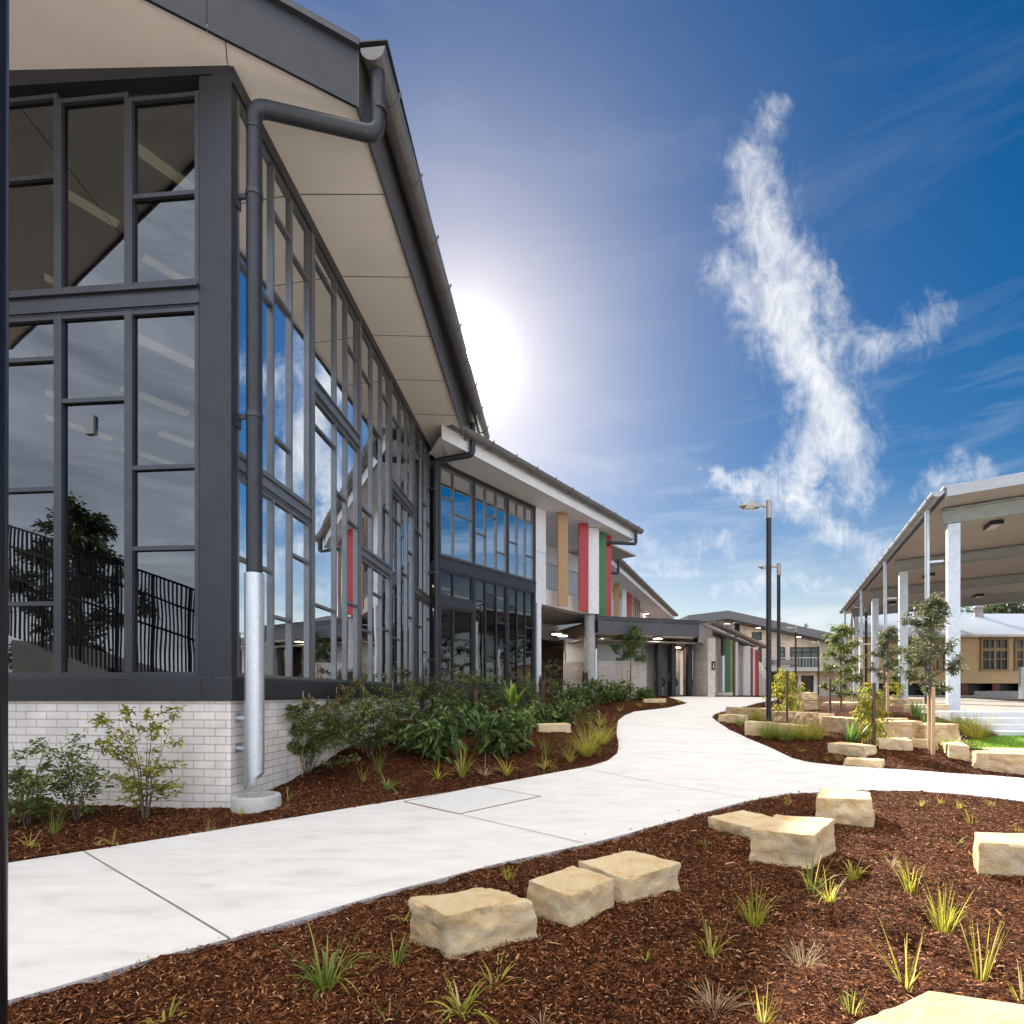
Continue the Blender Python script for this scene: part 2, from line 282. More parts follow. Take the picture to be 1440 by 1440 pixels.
class MB:
    def __init__(s, fr=W0): s.V = []; s.F = []; s.S = []; s.MI = []; s.fr = fr
    def add(s, vs, fs, smooth=False, mi=0):
        b = len(s.V); s.V += [Vector(v) for v in vs]; s.F += [tuple(i+b for i in f) for f in fs]; s.S += [smooth]*len(fs); s.MI += [mi]*len(fs)
        return s
    def box(s, u0, u1, v0, v1, z0, z1, mi=0):
        f = s.fr
        vs = [f(u, v, z) for z in (z0, z1) for (u, v) in ((u0, v0), (u1, v0), (u1, v1), (u0, v1))]
        return s.add(vs, [(0,3,2,1),(4,5,6,7),(0,1,5,4),(1,2,6,5),(2,3,7,6),(3,0,4,7)], False, mi)
    def hexa(s, bot, top, mi=0):
        n = len(bot); vs = list(bot)+list(top)
        fs = [tuple(range(n-1, -1, -1)), tuple(range(n, 2*n))] + [(i, (i+1) % n, n+(i+1) % n, n+i) for i in range(n)]
        return s.add(vs, fs, False, mi)
    def quad(s, a, b, c, d, mi=0): return s.add([a, b, c, d], [(0, 1, 2, 3)], False, mi)
    def bar(s, a, b, w, t=None, mi=0):
        a = Vector(a); b = Vector(b); d = (b-a).normalized(); t = t or w
        up = Vector((0, 0, 1)) if abs(d.z) < .9 else Vector((0, 1, 0))
        x = d.cross(up).normalized()*w/2; y = x.cross(d).normalized()*t/2
        return s.hexa([a-x-y, a+x-y, a+x+y, a-x+y], [b-x-y, b+x-y, b+x+y, b-x+y], mi)
    def tube(s, pts, r, n=14, cap=True, r1=None, mi=0):
        pts = [Vector(p) for p in pts]; k = len(pts); b = []
        ref = None; vs = []
        for i, p in enumerate(pts):
            d = (pts[min(i+1, k-1)] - pts[max(i-1, 0)]).normalized()
            if ref is None: ref = d.cross(Vector((.3, .2, .9) if abs(d.z) < .9 else (1, .1, 0))).normalized()
            x = (ref - d*ref.dot(d)).normalized(); ref = x; y = d.cross(x)
            rr = r if r1 is None else r + (r1-r)*i/(k-1)
            vs += [p + x*rr*math.cos(2*math.pi*j/n) + y*rr*math.sin(2*math.pi*j/n) for j in range(n)]
        fs = [(i*n+j, i*n+(j+1) % n, (i+1)*n+(j+1) % n, (i+1)*n+j) for i in range(k-1) for j in range(n)]
        s.add(vs, fs, True, mi)
        if cap:
            s.add(vs[:n][::-1], [tuple(range(n))], False, mi); s.add(vs[-n:], [tuple(range(n))], False, mi)
        return s
    def lathe(s, c, prof, n=20, mi=0, smooth=True):
        c = Vector(c); vs = [c + Vector((r*math.cos(2*math.pi*j/n), r*math.sin(2*math.pi*j/n), z)) for (r, z) in prof for j in range(n)]
        fs = [(i*n+j, i*n+(j+1) % n, (i+1)*n+(j+1) % n, (i+1)*n+j) for i in range(len(prof)-1) for j in range(n)]
        return s.add(vs, fs, smooth, mi)
    def sweep(s, prof, p0, p1, out, closed=True, mi=0, smooth=False):
        """profile (a along out, b up) drawn from p0 to p1"""
        out = Vector(out); k = len(prof)
        vs = [Vector(p) + out*a + Vector((0, 0, b)) for p in (p0, p1) for (a, b) in prof]
        fs = [(i, (i+1) % k, k+(i+1) % k, k+i) for i in range(k if closed else k-1)]
        s.add(vs, fs, smooth, mi)
        if closed: s.add(vs[:k], [tuple(range(k-1, -1, -1))], False, mi); s.add(vs[k:], [tuple(range(k))], False, mi)
        return s
    def build(s, name, m, parent=None, bevel=0, fixn=True):
        me = bpy.data.meshes.new(name)
        L = root_loc(parent) if parent else Vector((0, 0, 0))
        me.from_pydata([tuple(v-L) for v in s.V], [], s.F)
        ms = m if isinstance(m, (list, tuple)) else [m]
        for x in ms: me.materials.append(x)
        for p, sm, mi in zip(me.polygons, s.S, s.MI): p.use_smooth = sm; p.material_index = mi
        uvl = me.uv_layers.new(name='UVMap')
        u = s.fr.u; v = s.fr.v
        for p in me.polygons:
            n = p.normal; hor = abs(n.z) > .75
            if not hor: t = Vector((-n.y, n.x, 0)); t.normalize()
            for li in p.loop_indices:
                co = me.vertices[me.loops[li].vertex_index].co + L
                uvl.data[li].uv = (co.dot(u), co.dot(v)) if hor else (co.dot(t), co.z)
        if fixn:
            bm = bmesh.new(); bm.from_mesh(me)
            bmesh.ops.recalc_face_normals(bm, faces=bm.faces)
            if bevel:
                ed = [e for e in bm.edges if len(e.link_faces) == 2 and e.calc_face_angle(0) > .5]
                bmesh.ops.bevel(bm, geom=ed, offset=bevel, segments=2, affect='EDGES', profile=.6)
            bm.to_mesh(me); bm.free()
        o = bpy.data.objects.new(name, me); COL.objects.link(o)
        if parent: o.parent = parent
        return o
def np_obj(name, V, F, m, parent=None, smooth=False, loc=None):
    V = np.asarray(V, np.float32); F = np.asarray(F, np.int32); k = F.shape[1]
    if parent is not None: V = V - np.array(root_loc(parent), np.float32)
    me = bpy.data.meshes.new(name)
    me.vertices.add(len(V)); me.vertices.foreach_set('co', V.ravel())
    me.loops.add(F.size); me.loops.foreach_set('vertex_index', F.ravel())
    me.polygons.add(len(F)); me.polygons.foreach_set('loop_start', np.arange(0, F.size, k, dtype=np.int32))
    me.polygons.foreach_set('use_smooth', np.full(len(F), smooth))
    me.materials.append(m); me.update(calc_edges=True)
    o = bpy.data.objects.new(name, me); COL.objects.link(o)
    if parent is not None: o.parent = parent
    return o
def norm(a): return a/np.maximum(np.linalg.norm(a, axis=-1, keepdims=True), 1e-9)
def leaf_geo(Pt, D, ln, wd, droop=.25):
    """diamond leaves with a centre fold: base, two sides, tip"""
    n = len(Pt); D = norm(D); up = np.tile([0, 0, 1.0], (n, 1)) + nrs.normal(0, .35, (n, 3))
    S = norm(np.cross(D, up)); U = np.cross(S, D)
    ln = ln*(.6+.7*nrs.rand(n, 1)); w = wd*(.7+.5*nrs.rand(n, 1))
    mid = Pt + D*ln*.45 + U*ln*.06
    tip = Pt + D*ln - np.array([[0, 0, 1]])*ln*droop
    V = np.stack([Pt, mid+S*w/2, tip, mid-S*w/2], 1).reshape(-1, 3)
    i = np.arange(n)[:, None]*4
    F = np.concatenate([i+np.array([[0, 1, 2]]), i+np.array([[0, 2, 3]])], 0)
    return V, F
def blade_geo(base, dirs, ln, wd, droop, seg=5):
    """curved strap blades; base (n,3), dirs (n,3)"""
    n = len(base); dirs = norm(dirs); S = norm(np.cross(dirs, np.tile([0, 0, 1.0], (n, 1))+nrs.normal(0, .05, (n, 3))))
    rows = []
    hor = dirs*np.array([[1, 1, 0]])
    for k in range(seg+1):
        t = k/seg
        p = base + dirs*ln*t + hor*ln*droop*t*t*.6 - np.array([[0, 0, 1]])*ln*droop*t*t
        w = wd*(1-t**2.2)*.5 + .0006
        rows.append(p-S*w); rows.append(p+S*w)
    V = np.stack(rows, 1).reshape(-1, 3); m = 2*(seg+1); i = np.arange(n)[:, None]*m
    F = np.concatenate([i+np.array([[2*k, 2*k+1, 2*k+3, 2*k+2]]) for k in range(seg)], 0)
    return V, F
# ------------------------------------------------------------------ plants
def shrub(name, label, cat, base, h, w, nl, leaf, lf, group=None, stems=6, bark=None, lw=None, clear=0.08, droop=.25, extra=None, up=.35, crown='foliage', trunk='stem', tw=None):
    base = Vector(base); t = thing(name, base, label, cat, group)
    mb = MB(); pts = []; dirs = []
    tw = tw or max(10, stems*5)
    b0 = np.array(base)
    per = max(1, nl//tw)
    for i in range(stems):
        a = 2*math.pi*(i+rnd.random()*.7)/stems; rr = w*.5*(.35+.5*rnd.random()); hh = h*(.6+.4*rnd.random())
        top = base + Vector((math.cos(a)*rr, math.sin(a)*rr, hh))
        mid = base + Vector((math.cos(a)*rr*.35, math.sin(a)*rr*.35, hh*.5))
        mb.tube([base + Vector((math.cos(a)*.015, math.sin(a)*.015, -.03)), mid, top], .003+.0035*h, 5, False, .0015)
        for j in range(tw//stems):
            q = clear + (1-clear)*rnd.random()
            s0 = (base.lerp(mid, q*2) if q < .5 else mid.lerp(top, q*2-1))
            a2 = rnd.random()*2*math.pi; l2 = w*.5*(.25+.55*rnd.random())*(1.15-.5*q)
            e0 = s0 + Vector((math.cos(a2)*l2, math.sin(a2)*l2, l2*(up+rnd.uniform(-.3, .4))))
            e0.z = max(e0.z, base.z+h*clear*.8)
            mb.tube([s0, e0], .003+.002*h, 4, False, .0012)
            f = (np.array([.2]) + .85*nrs.rand(per, 1)**.8)
            pp = np.array(s0)[None] + (np.array(e0)-np.array(s0))[None]*f + nrs.normal(0, leaf*.35, (per, 3))
            dd = norm(np.array(e0-s0)[None]) + nrs.normal(0, .75, (per, 3)) + np.array([[0, 0, .15]])
            pts.append(pp); dirs.append(dd)
    V, F = leaf_geo(np.concatenate(pts), np.concatenate(dirs), leaf, lw or leaf*.42, droop)
    np_obj(crown, V, F, LF[lf], t)
    mb.build(trunk, bark or M['bark'], t, fixn=False)
    if extra:
        n, lf2, zmin = extra
        A = np.concatenate(pts); A = A[A[:, 2] > base.z+h*zmin]
        if len(A):
            A = A[nrs.randint(0, len(A), n)] + nrs.normal(0, .03, (n, 3)); V, F = leaf_geo(A, nrs.normal(0, .6, (n, 3))+np.array([[0, 0, .7]]), leaf*.9, leaf*.3, .1)
            np_obj('pink_foliage', V, F, LF[lf2], t)
    return t
def tree(name, label, base, h, crown_w, crown_z, nl, leaf, lf, group=None, r=.03, limbs=9, lean=(0, 0), droop=.3, weep=0, asp=.3, cat='tree', twn=7, up=.8):
    base = Vector(base); t = thing(name, base, label, cat, group)
    mb = MB(); top = base + Vector((lean[0], lean[1], h*.93)); midp = base.lerp(top, .5) + Vector((rnd.uniform(-.02, .02)*h, rnd.uniform(-.02, .02)*h, 0))
    path = [base+Vector((0, 0, -.08)), base.lerp(midp, .5), midp, midp.lerp(top, .5), top]
    mb.tube(path, r, 8, False, r*.22)
    pts = []; dirs = []; per = max(1, nl//(limbs*twn))
    for i in range(limbs):
        q = crown_z + (1-crown_z)*(i+.3)/limbs
        s0 = base.lerp(midp, q*2) if q < .5 else midp.lerp(top, q*2-1)
        a = i*2.4 + rnd.uniform(-.5, .5); prof = math.sin(math.pi*min(1, (q-crown_z)/(1-crown_z)*.75+.22))
        l = crown_w*.5*(.55+.5*rnd.random())*prof
        e0 = s0 + Vector((math.cos(a)*l, math.sin(a)*l, l*up*rnd.uniform(.5, 1.2)))
        m0 = s0.lerp(e0, .5) + Vector((0, 0, -.06*l))
        mb.tube([s0, m0, e0], r*.42, 6, False, r*.12)
        for j in range(twn):
            f = .25+.75*rnd.random(); s1 = s0.lerp(m0, f*2) if f < .5 else m0.lerp(e0, f*2-1)
            l2 = crown_w*(.07+.15*rnd.random())
            d = Vector((rnd.gauss(0, 1), rnd.gauss(0, 1), rnd.gauss(.35, .6)-weep)).normalized()
            e1 = s1 + d*l2
            mb.tube([s1, e1], r*.12, 4, False, r*.05)
            ff = .15+.95*nrs.rand(per, 1)
            pts.append(np.array(s1)[None] + np.array(e1-s1)[None]*ff + nrs.normal(0, leaf*.4, (per, 3)))
            dirs.append(norm(np.array(e1-s1)[None]) + nrs.normal(0, .7, (per, 3)) - np.array([[0, 0, weep]]))
    V, F = leaf_geo(np.concatenate(pts), np.concatenate(dirs), leaf, leaf*asp, droop)
    np_obj('crown', V, F, LF[lf], t)
    mb.build('trunk', M['bark'], t, fixn=False)
    return t
def tuft(label, base, h, n, lf='grass', spread=.5, droop=.35, wd=.008, group=None, name='grass_tuft', cat='grass tuft', r=.03, aim=None):
    base = Vector(base)
    a = nrs.rand(n)*2*np.pi; s = spread*np.sqrt(nrs.rand(n))
    d = np.stack([np.cos(a)*s, np.sin(a)*s, np.ones(n)], 1)
    if aim: d += np.array([[aim[0], aim[1], 0]])
    b = np.array(base)[None] + np.stack([np.cos(a)*r*nrs.rand(n), np.sin(a)*r*nrs.rand(n), -.01*np.ones(n)], 1)
    V, F = blade_geo(b, d, h*(.45+.6*nrs.rand(n, 1)), wd*(.6+.7*nrs.rand(n, 1)), droop*(.3+1.2*nrs.rand(n, 1)))
    V = V - np.array(base)[None]
    o = np_obj(name, V, F, LF[lf], None, True); o.location = base
    tag(o, label, cat, group)
    return o
# ================================================================== GROUND
def mulch_mat():
    m = bpy.data.materials.new('bark_mulch'); nt = nodes(m); N = nt.nodes; L = nt.links
    o = N.new('ShaderNodeOutputMaterial'); b = N.new('ShaderNodeBsdfPrincipled'); L.new(b.outputs[0], o.inputs[0]); b.inputs['Roughness'].default_value = .95; b.inputs['Specular IOR Level'].default_value = .08
    tc = N.new('ShaderNodeTexCoord')
    v = N.new('ShaderNodeTexVoronoi'); v.inputs['Scale'].default_value = 55; v.inputs['Randomness'].default_value = 1
    nz = N.new('ShaderNodeTexNoise'); nz.inputs['Scale'].default_value = 16; nz.inputs['Detail'].default_value = 8; nz.inputs['Distortion'].default_value = 1.5
    L.new(tc.outputs['Object'], nz.inputs['Vector'])
    mp = N.new('ShaderNodeMix'); mp.data_type = 'VECTOR'; mp.inputs['Factor'].default_value = .06; L.new(tc.outputs['Object'], mp.inputs['A']); L.new(nz.outputs['Color'], mp.inputs['B']); L.new(mp.outputs['Result'], v.inputs['Vector'])
    cr = N.new('ShaderNodeValToRGB'); e = cr.color_ramp.elements; e[0].color = (.018, .006, .003, 1); e[1].color = (.2, .075, .03, 1); x = e.new(.5); x.color = (.06, .02, .008, 1); x = e.new(.8); x.color = (.11, .038, .015, 1)
    sp = N.new('ShaderNodeSeparateColor'); L.new(v.outputs['Color'], sp.inputs[0]); L.new(sp.outputs[0], cr.inputs[0])
    big = N.new('ShaderNodeTexNoise'); big.inputs['Scale'].default_value = 1.1; big.inputs['Detail'].default_value = 5; L.new(tc.outputs['Object'], big.inputs['Vector'])
    mr = N.new('ShaderNodeMapRange'); mr.inputs['From Min'].default_value = .3; mr.inputs['From Max'].default_value = .7; mr.inputs['To Min'].default_value = .7; mr.inputs['To Max'].default_value = 1.15; L.new(big.outputs['Fac'], mr.inputs['Value'])
    sc_ = N.new('ShaderNodeVectorMath'); sc_.operation = 'SCALE'; L.new(cr.outputs[0], sc_.inputs[0]); L.new(mr.outputs[0], sc_.inputs['Scale']); L.new(sc_.outputs[0], b.inputs['Base Color'])
    ad = N.new('ShaderNodeMath'); ad.operation = 'ADD'; L.new(v.outputs['Distance'], ad.inputs[0]); L.new(nz.outputs['Fac'], ad.inputs[1])
    bp = N.new('ShaderNodeBump'); bp.inputs['Strength'].default_value = 1; bp.inputs['Distance'].default_value = .02; L.new(ad.outputs[0], bp.inputs['Height']); L.new(bp.outputs[0], b.inputs['Normal'])
    return m
def concrete_mat():
    m = bpy.data.materials.new('broomed_pale_concrete'); nt = nodes(m); N = nt.nodes; L = nt.links
    o = N.new('ShaderNodeOutputMaterial'); b = N.new('ShaderNodeBsdfPrincipled'); L.new(b.outputs[0], o.inputs[0]); b.inputs['Roughness'].default_value = .8; b.inputs['Specular IOR Level'].default_value = .3
    tc = N.new('ShaderNodeTexCoord')
    rot = N.new('ShaderNodeMapping'); rot.inputs['Rotation'].default_value = (0, 0, R(40)); rot.inputs['Scale'].default_value = (1.0, 3.2, 1); L.new(tc.outputs['Object'], rot.inputs[0])
    n1 = N.new('ShaderNodeTexNoise'); n1.inputs['Scale'].default_value = 1.6; n1.inputs['Detail'].default_value = 9; n1.inputs['Roughness'].default_value = .68; n1.inputs['Distortion'].default_value = .7; L.new(rot.outputs[0], n1.inputs['Vector'])
    cr = N.new('ShaderNodeValToRGB'); e = cr.color_ramp.elements; e[0].position = .28; e[0].color = (.58, .555, .52, 1); e[1].position = .66; e[1].color = (.76, .745, .72, 1); x = e.new(.45); x.color = (.69, .67, .645, 1); L.new(n1.outputs['Fac'], cr.inputs[0])
    n2 = N.new('ShaderNodeTexNoise'); n2.inputs['Scale'].default_value = 5; n2.inputs['Detail'].default_value = 10; n2.inputs['Roughness'].default_value = .8; L.new(tc.outputs['Object'], n2.inputs['Vector'])
    c2 = N.new('ShaderNodeValToRGB'); e = c2.color_ramp.elements; e[0].position = .62; e[0].color = (0, 0, 0, 1); e[1].position = .78; e[1].color = (.4, .4, .4, 1); L.new(n2.outputs['Fac'], c2.inputs[0])
    mx = N.new('ShaderNodeMix'); mx.data_type = 'RGBA'; mx.inputs['B'].default_value = (.42, .33, .25, 1); L.new(c2.outputs[0], mx.inputs['Factor']); L.new(cr.outputs[0], mx.inputs['A']); L.new(mx.outputs['Result'], b.inputs['Base Color'])
    br_ = N.new('ShaderNodeMapping'); br_.inputs['Rotation'].default_value = (0, 0, R(-44)); br_.inputs['Scale'].default_value = (1, 14, 1); L.new(tc.outputs['Object'], br_.inputs[0])
    n3 = N.new('ShaderNodeTexNoise'); n3.inputs['Scale'].default_value = 22; n3.inputs['Detail'].default_value = 6; n3.inputs['Roughness'].default_value = .7; L.new(br_.outputs[0], n3.inputs['Vector'])
    bp = N.new('ShaderNodeBump'); bp.inputs['Strength'].default_value = .5; bp.inputs['Distance'].default_value = .008; L.new(n3.outputs['Fac'], bp.inputs['Height']); L.new(bp.outputs[0], b.inputs['Normal'])
    return m
M['mulch'] = mulch_mat(); M['pathm'] = concrete_mat()
def axis(segs):
    out = []
    for a, b, s in segs: out += list(np.arange(a, b-1e-6, s))
    return np.array(out + [segs[-1][1]])
gx = axis([(-900, -100, 200), (-100, -20, 10), (-20, -7, 1), (-7, 9, .055), (9, 22, .3), (22, 60, 3), (60, 100, 10), (100, 900, 200)])
gy = axis([(-900, -60, 210), (-60, -6, 6), (-6, 1, .5), (1, 9, .055), (9, 16, .12), (16, 34, .4), (34, 60, 4), (60, 150, 15), (150, 1500, 270)])
XX, YY = np.meshgrid(gx, gy); nx_ = len(gx)
ZZ = terr(XX.ravel(), YY.ravel()).reshape(XX.shape)
near = (XX > -7) & (XX < 9) & (YY > 1) & (YY < 16)
lump = sum(np.sin(XX*f+p)*np.sin(YY*f*1.1+p*1.7)*am for f, p, am in ((2.1, .3, .012), (4.7, 1.1, .009), (9.3, 2.2, .006)))
ZZ = ZZ + np.where(near, lump + nrs.normal(0, .007, XX.shape), 0) - .012
ZG = ZZ
ii = (np.arange(len(gy)-1)[:, None]*nx_ + np.arange(nx_-1)[None]).ravel()[:, None]
HOL = [G(*p) for p in ((1060,1292),(1200,1228),(1253,1210),(1282,1247),(1327,1299),(1378,1365),(1367,1155),(1295,1140),(1346,1180),(1141,1245),(1128,1345),(1005,1404),(1200,1150),(1240,1190),(1180,1300),(1000,1332),(1290,1330),(460,1380),(700,1374))]
def hol(x, y):
    return sum(-.05*np.exp(-((x-h.x)**2+(y-h.y)**2)/.11**2) + .018*np.exp(-((x-h.x)**2+(y-h.y-.17)**2)/.1**2) for h in HOL)
def inside(poly, x, y):
    r = np.zeros(np.shape(x), bool); n = len(poly)
    for i in range(n):
        x0, y0 = poly[i][:2]; x1, y1 = poly[(i+1) % n][:2]
        c = ((y0 > y) != (y1 > y)) & (x < (x1-x0)*(y-y0)/((y1-y0) if y1 != y0 else 1e-9)+x0)
        r ^= c
    return r
def smooth_poly(p, it=1):
    for _ in range(it):
        q = []
        for i in range(len(p)):
            a, b = p[i], p[(i+1) % len(p)]
            q += [a*.75+b*.25, a*.25+b*.75]
        p = q
    return p
def sheet(name, poly, lift, m, step=.3, thick=.1, zf=None):
    poly = [Vector((p[0], p[1])) for p in poly]
    # denser boundary
    B = []
    for i, p in enumerate(poly):
        q = poly[(i+1) % len(poly)]; k = max(1, int((q-p).length/step))
        B += [p.lerp(q, j/k) for j in range(k)]
    xs = np.array([p.x for p in B]); ys = np.array([p.y for p in B])
    gx_, gy_ = np.meshgrid(np.arange(xs.min(), xs.max(), step), np.arange(ys.min(), ys.max(), step))
    gx_ = gx_.ravel(); gy_ = gy_.ravel(); k = inside(poly, gx_, gy_)
    pts = B + [Vector((a, b)) for a, b in zip(gx_[k], gy_[k])]
    nb = len(B)
    vs, es, fs, *_ = delaunay_2d_cdt(pts, [(i, (i+1) % nb) for i in range(nb)], [tuple(range(nb))], 1, 1e-5)
    ax = np.array([v.x for v in vs]); ay = np.array([v.y for v in vs])
    az = (zf(ax, ay) if zf else terr(ax, ay)) + lift
    mb = MB(); mb.add([Vector(t) for t in zip(ax, ay, az)], [tuple(f) for f in fs], True)
    n0 = [Vector((p.x, p.y, float((zf([p.x], [p.y]) if zf else terr([p.x], [p.y]))[0])+lift)) for p in B]
    low = [v-Vector((0, 0, thick)) for v in n0]
    mb.add(n0+low, [(i, (i+1) % nb, nb+(i+1) % nb, nb+i) for i in range(nb)])
    o = mb.build(name, m, None, fixn=False)
    bm = bmesh.new(); bm.from_mesh(o.data)
    for f in bm.faces:
        if abs(f.normal.z) > .5 and f.normal.z < 0: f.normal_flip()
    bm.to_mesh(o.data); bm.free()
    return o
g = lambda *a: [G(*p) for p in a]
lower = g((10,1410),(120,1378),(215,1350),(330,1320),(430,1290),(560,1252),(700,1216),(850,1182),(960,1152),(1027,1133),(1080,1122),(1127,1116),(1180,1113),(1237,1112),(1293,1113),(1360,1118),(1440,1128))
upper = g((1440,1095),(1324,1087),(1241,1081),(1180,1077),(1137,1072.5),(1115,1067),(1088,1054),(1052,1039),(1025,1026.5),(1007,1014),(1001,1009),(1006,1004),(1025,998),(1050,993),(1064,989))
far_ = [Vector((10.2, 20.6)), Vector((10.9, 22.3)), Vector((7.0, 21.9)), Vector((6.2, 21.4))]
left = g((967,989),(940,995.5),(913,998.5),(892,1001),(877,1007),(869,1014),(867,1030),(870,1048),(868,1060),(855,1070),(830,1078),(780,1087),(700,1102),(600,1120),(480,1139),(330,1164),(150,1193),(10,1215))
path_poly = [Vector((-6.2, -1.6))] + [Vector(p[:2]) for p in lower] + [Vector((15, 4.2)), Vector((15, 6.4))] + [Vector(p[:2]) for p in upper] + far_ + [Vector(p[:2]) for p in left] + [Vector((-9, -.4))]
print('PATH', [(round(p.x, 2), round(p.y, 2)) for p in path_poly])
_in = inside([(p.x, p.y) for p in path_poly], XX, YY)
ZG = np.where(_in, terr(XX.ravel(), YY.ravel()).reshape(XX.shape)-.04, ZZ+.014+hol(XX, YY))
ground = np_obj('ground', np.stack([XX, YY, ZG], -1).reshape(-1, 3), ii + np.array([[0, 1, nx_+1, nx_]]), M['mulch'], None, True); tag(ground, kind='structure')
path = sheet('path', path_poly, .008, M['pathm'], .3); tag(path, kind='structure')
# control joints sawn across the path, and the access cover set in it
jm = mat('joint_filler', (.2, .17, .14), .9)
def strip(name, pts, w, lift, m):
    pts = [Vector(p[:2]) for p in pts]; mb = MB()
    L = []
    for a, b in zip(pts, pts[1:]):
        k = max(1, int((b-a).length/.12)); L += [a.lerp(b, j/k) for j in range(k)]
    L.append(pts[-1])
    vs = []
    for i, p in enumerate(L):
        d = (L[min(i+1, len(L)-1)]-L[max(i-1, 0)]).normalized(); s = Vector((-d.y, d.x))*w/2
        for q in (p+s, p-s): vs.append(Vector((q.x, q.y, tz(q.x, q.y)+lift)))
    mb.add(vs, [(2*i, 2*i+1, 2*i+3, 2*i+2) for i in range(len(L)-1)])
    return mb.build(name, m, None, fixn=False)
js = [g((118,1199),(322,1322)), g((645,1146),(820,1187)), g((818,1080),(1052,1123)), g((868,1042),(1072,1047))]
for a in js: tag(strip('path_joint', a, .008, .013, jm), kind='structure')
cov = g((568,1128.5),(646,1146),(760,1121),(676,1106.5))
covm = mat('cement_infill_cover', (.66, .655, .64), .85, 0, .06, 9, .2, 90)
cv = thing('access_cover', (cov[0]+cov[2])/2, 'square grey concrete-filled access cover with rusty edge set in the path', 'access cover')
mb = MB(); zz = [Vector((p.x, p.y, tz(p.x, p.y)+.012)) for p in cov]; mb.hexa([p-Vector((0, 0, .03)) for p in zz], zz); mb.build('lid', covm, cv)
rm = mat('rusty_steel_edge', (.32, .2, .12), .8, .2, .3, 20)
mb = MB()
for a, b in zip(zz, zz[1:]+zz[:1]): mb.bar(a+Vector((0, 0, -.008)), b+Vector((0, 0, -.008)), .014, .02)
mb.build('edge_frame', rm, cv)
# mulch chips: uncountable
def chips(n, x0, x1, y0, y1, ymax_bias, size, name, m, excl):
    x = nrs.uniform(x0, x1, n); y = y0 + (y1-y0)*nrs.rand(n)**ymax_bias
    k = np.abs(x) < y*1.02+.4
    for e in excl[1:]: k &= ~inside(e, x, y)
    ip = inside(excl[0], x, y); ip2 = inside(excl[0], x+.05, y) & inside(excl[0], x-.05, y) & inside(excl[0], x, y+.05) & inside(excl[0], x, y-.05)
    k &= ~ip | (~ip2 & (nrs.rand(n) < .12))
    x = x[k]; y = y[k]; n = len(x)
    z = terr(x, y) + sum(np.sin(x*f+p)*np.sin(y*f*1.1+p*1.7)*am for f, p, am in ((2.1, .3, .012), (4.7, 1.1, .009), (9.3, 2.2, .006))) + .004 + nrs.rand(n)*.012 + hol(x, y)
    c = np.stack([x, y, z], 1)
    a = nrs.rand(n)*2*np.pi; tilt = nrs.normal(0, .38, n)
    D = np.stack([np.cos(a)*np.cos(tilt), np.sin(a)*np.cos(tilt), np.sin(tilt)], 1)
    S = norm(np.cross(D, np.array([[0, 0, 1.0]])+nrs.normal(0, .45, (n, 3)))); U = np.cross(S, D)
    l = size*(.4+1.1*nrs.rand(n, 1)**2); w = size*.17*(.5+nrs.rand(n, 1))
    h = w*.5
    Vv = np.stack([c-D*l-S*w*.5, c-D*l*.9+S*w*.6, c+U*h-S*w, c+U*h*.6+S*w, c+D*l-S*w*.4, c+D*l*.85+S*w*.5], 1).reshape(-1, 3)
    i = np.arange(n)[:, None]*6
    F = np.concatenate([i+np.array([[0, 1, 3, 2]]), i+np.array([[2, 3, 5, 4]])], 0)
    o = np_obj(name, Vv, F, m); tag(o, kind='stuff'); return o
def chip_mat():
    m = bpy.data.materials.new('bark_chip'); nt = nodes(m); N = nt.nodes; L = nt.links
    o = N.new('ShaderNodeOutputMaterial'); b = N.new('ShaderNodeBsdfPrincipled'); L.new(b.outputs[0], o.inputs[0]); b.inputs['Roughness'].default_value = .8; b.inputs['Specular IOR Level'].default_value = .12
    gm = N.new('ShaderNodeNewGeometry'); cr = N.new('ShaderNodeValToRGB'); e = cr.color_ramp.elements
    e[0].color = (.022, .007, .003, 1); e[1].color = (.6, .38, .2, 1); e[1].position = 1
    for p, c in ((.35, (.085, .027, .011)), (.65, (.16, .055, .022)), (.86, (.27, .105, .042)), (.95, (.44, .22, .1))):
        x = e.new(p); x.color = (*c, 1)
    L.new(gm.outputs['Random Per Island'], cr.inputs[0]); L.new(cr.outputs[0], b.inputs['Base Color'])
    return m
M['chip'] = chip_mat()
PP = [(p.x, p.y) for p in path_poly]
BLD = [(-2.95, 5.67), (-2.2, 14.5), (-12, 14.5), (-12, 6.4)]
tag(chips(400000, -3.5, 6.5, 1.4, 6.6, 1.4, .0122, 'mulch', M['chip'], [PP, BLD]), label='dark red-brown shredded bark mulch covering the garden beds', cat='mulch')
tag(chips(150000, -7, 9.5, 4.0, 15, 1.15, .021, 'mulch', M['chip'], [PP, BLD]), label='shredded bark mulch of the farther beds beyond the path', cat='mulch')
tag(chips(6000, -3.5, 6.5, 1.4, 7, 1.4, .028, 'mulch', M['chip'], [PP, BLD]), label='larger bark pieces lying among the fine mulch of the front beds', cat='mulch')
k_ = 420; lx = nrs.uniform(-5, 7, k_); ly = nrs.uniform(1.8, 9.5, k_); ok = inside(PP, lx, ly) & ~(inside(PP, lx+.3, ly) & inside(PP, lx-.3, ly) & inside(PP, lx, ly+.3) & inside(PP, lx, ly-.3))
lx, ly = lx[ok], ly[ok]; a_ = nrs.rand(len(lx))*6.28
V, F = leaf_geo(np.stack([lx, ly, terr(lx, ly)+.014], 1), np.stack([np.cos(a_), np.sin(a_), .12*nrs.rand(len(lx))], 1), .03, .012, .1)
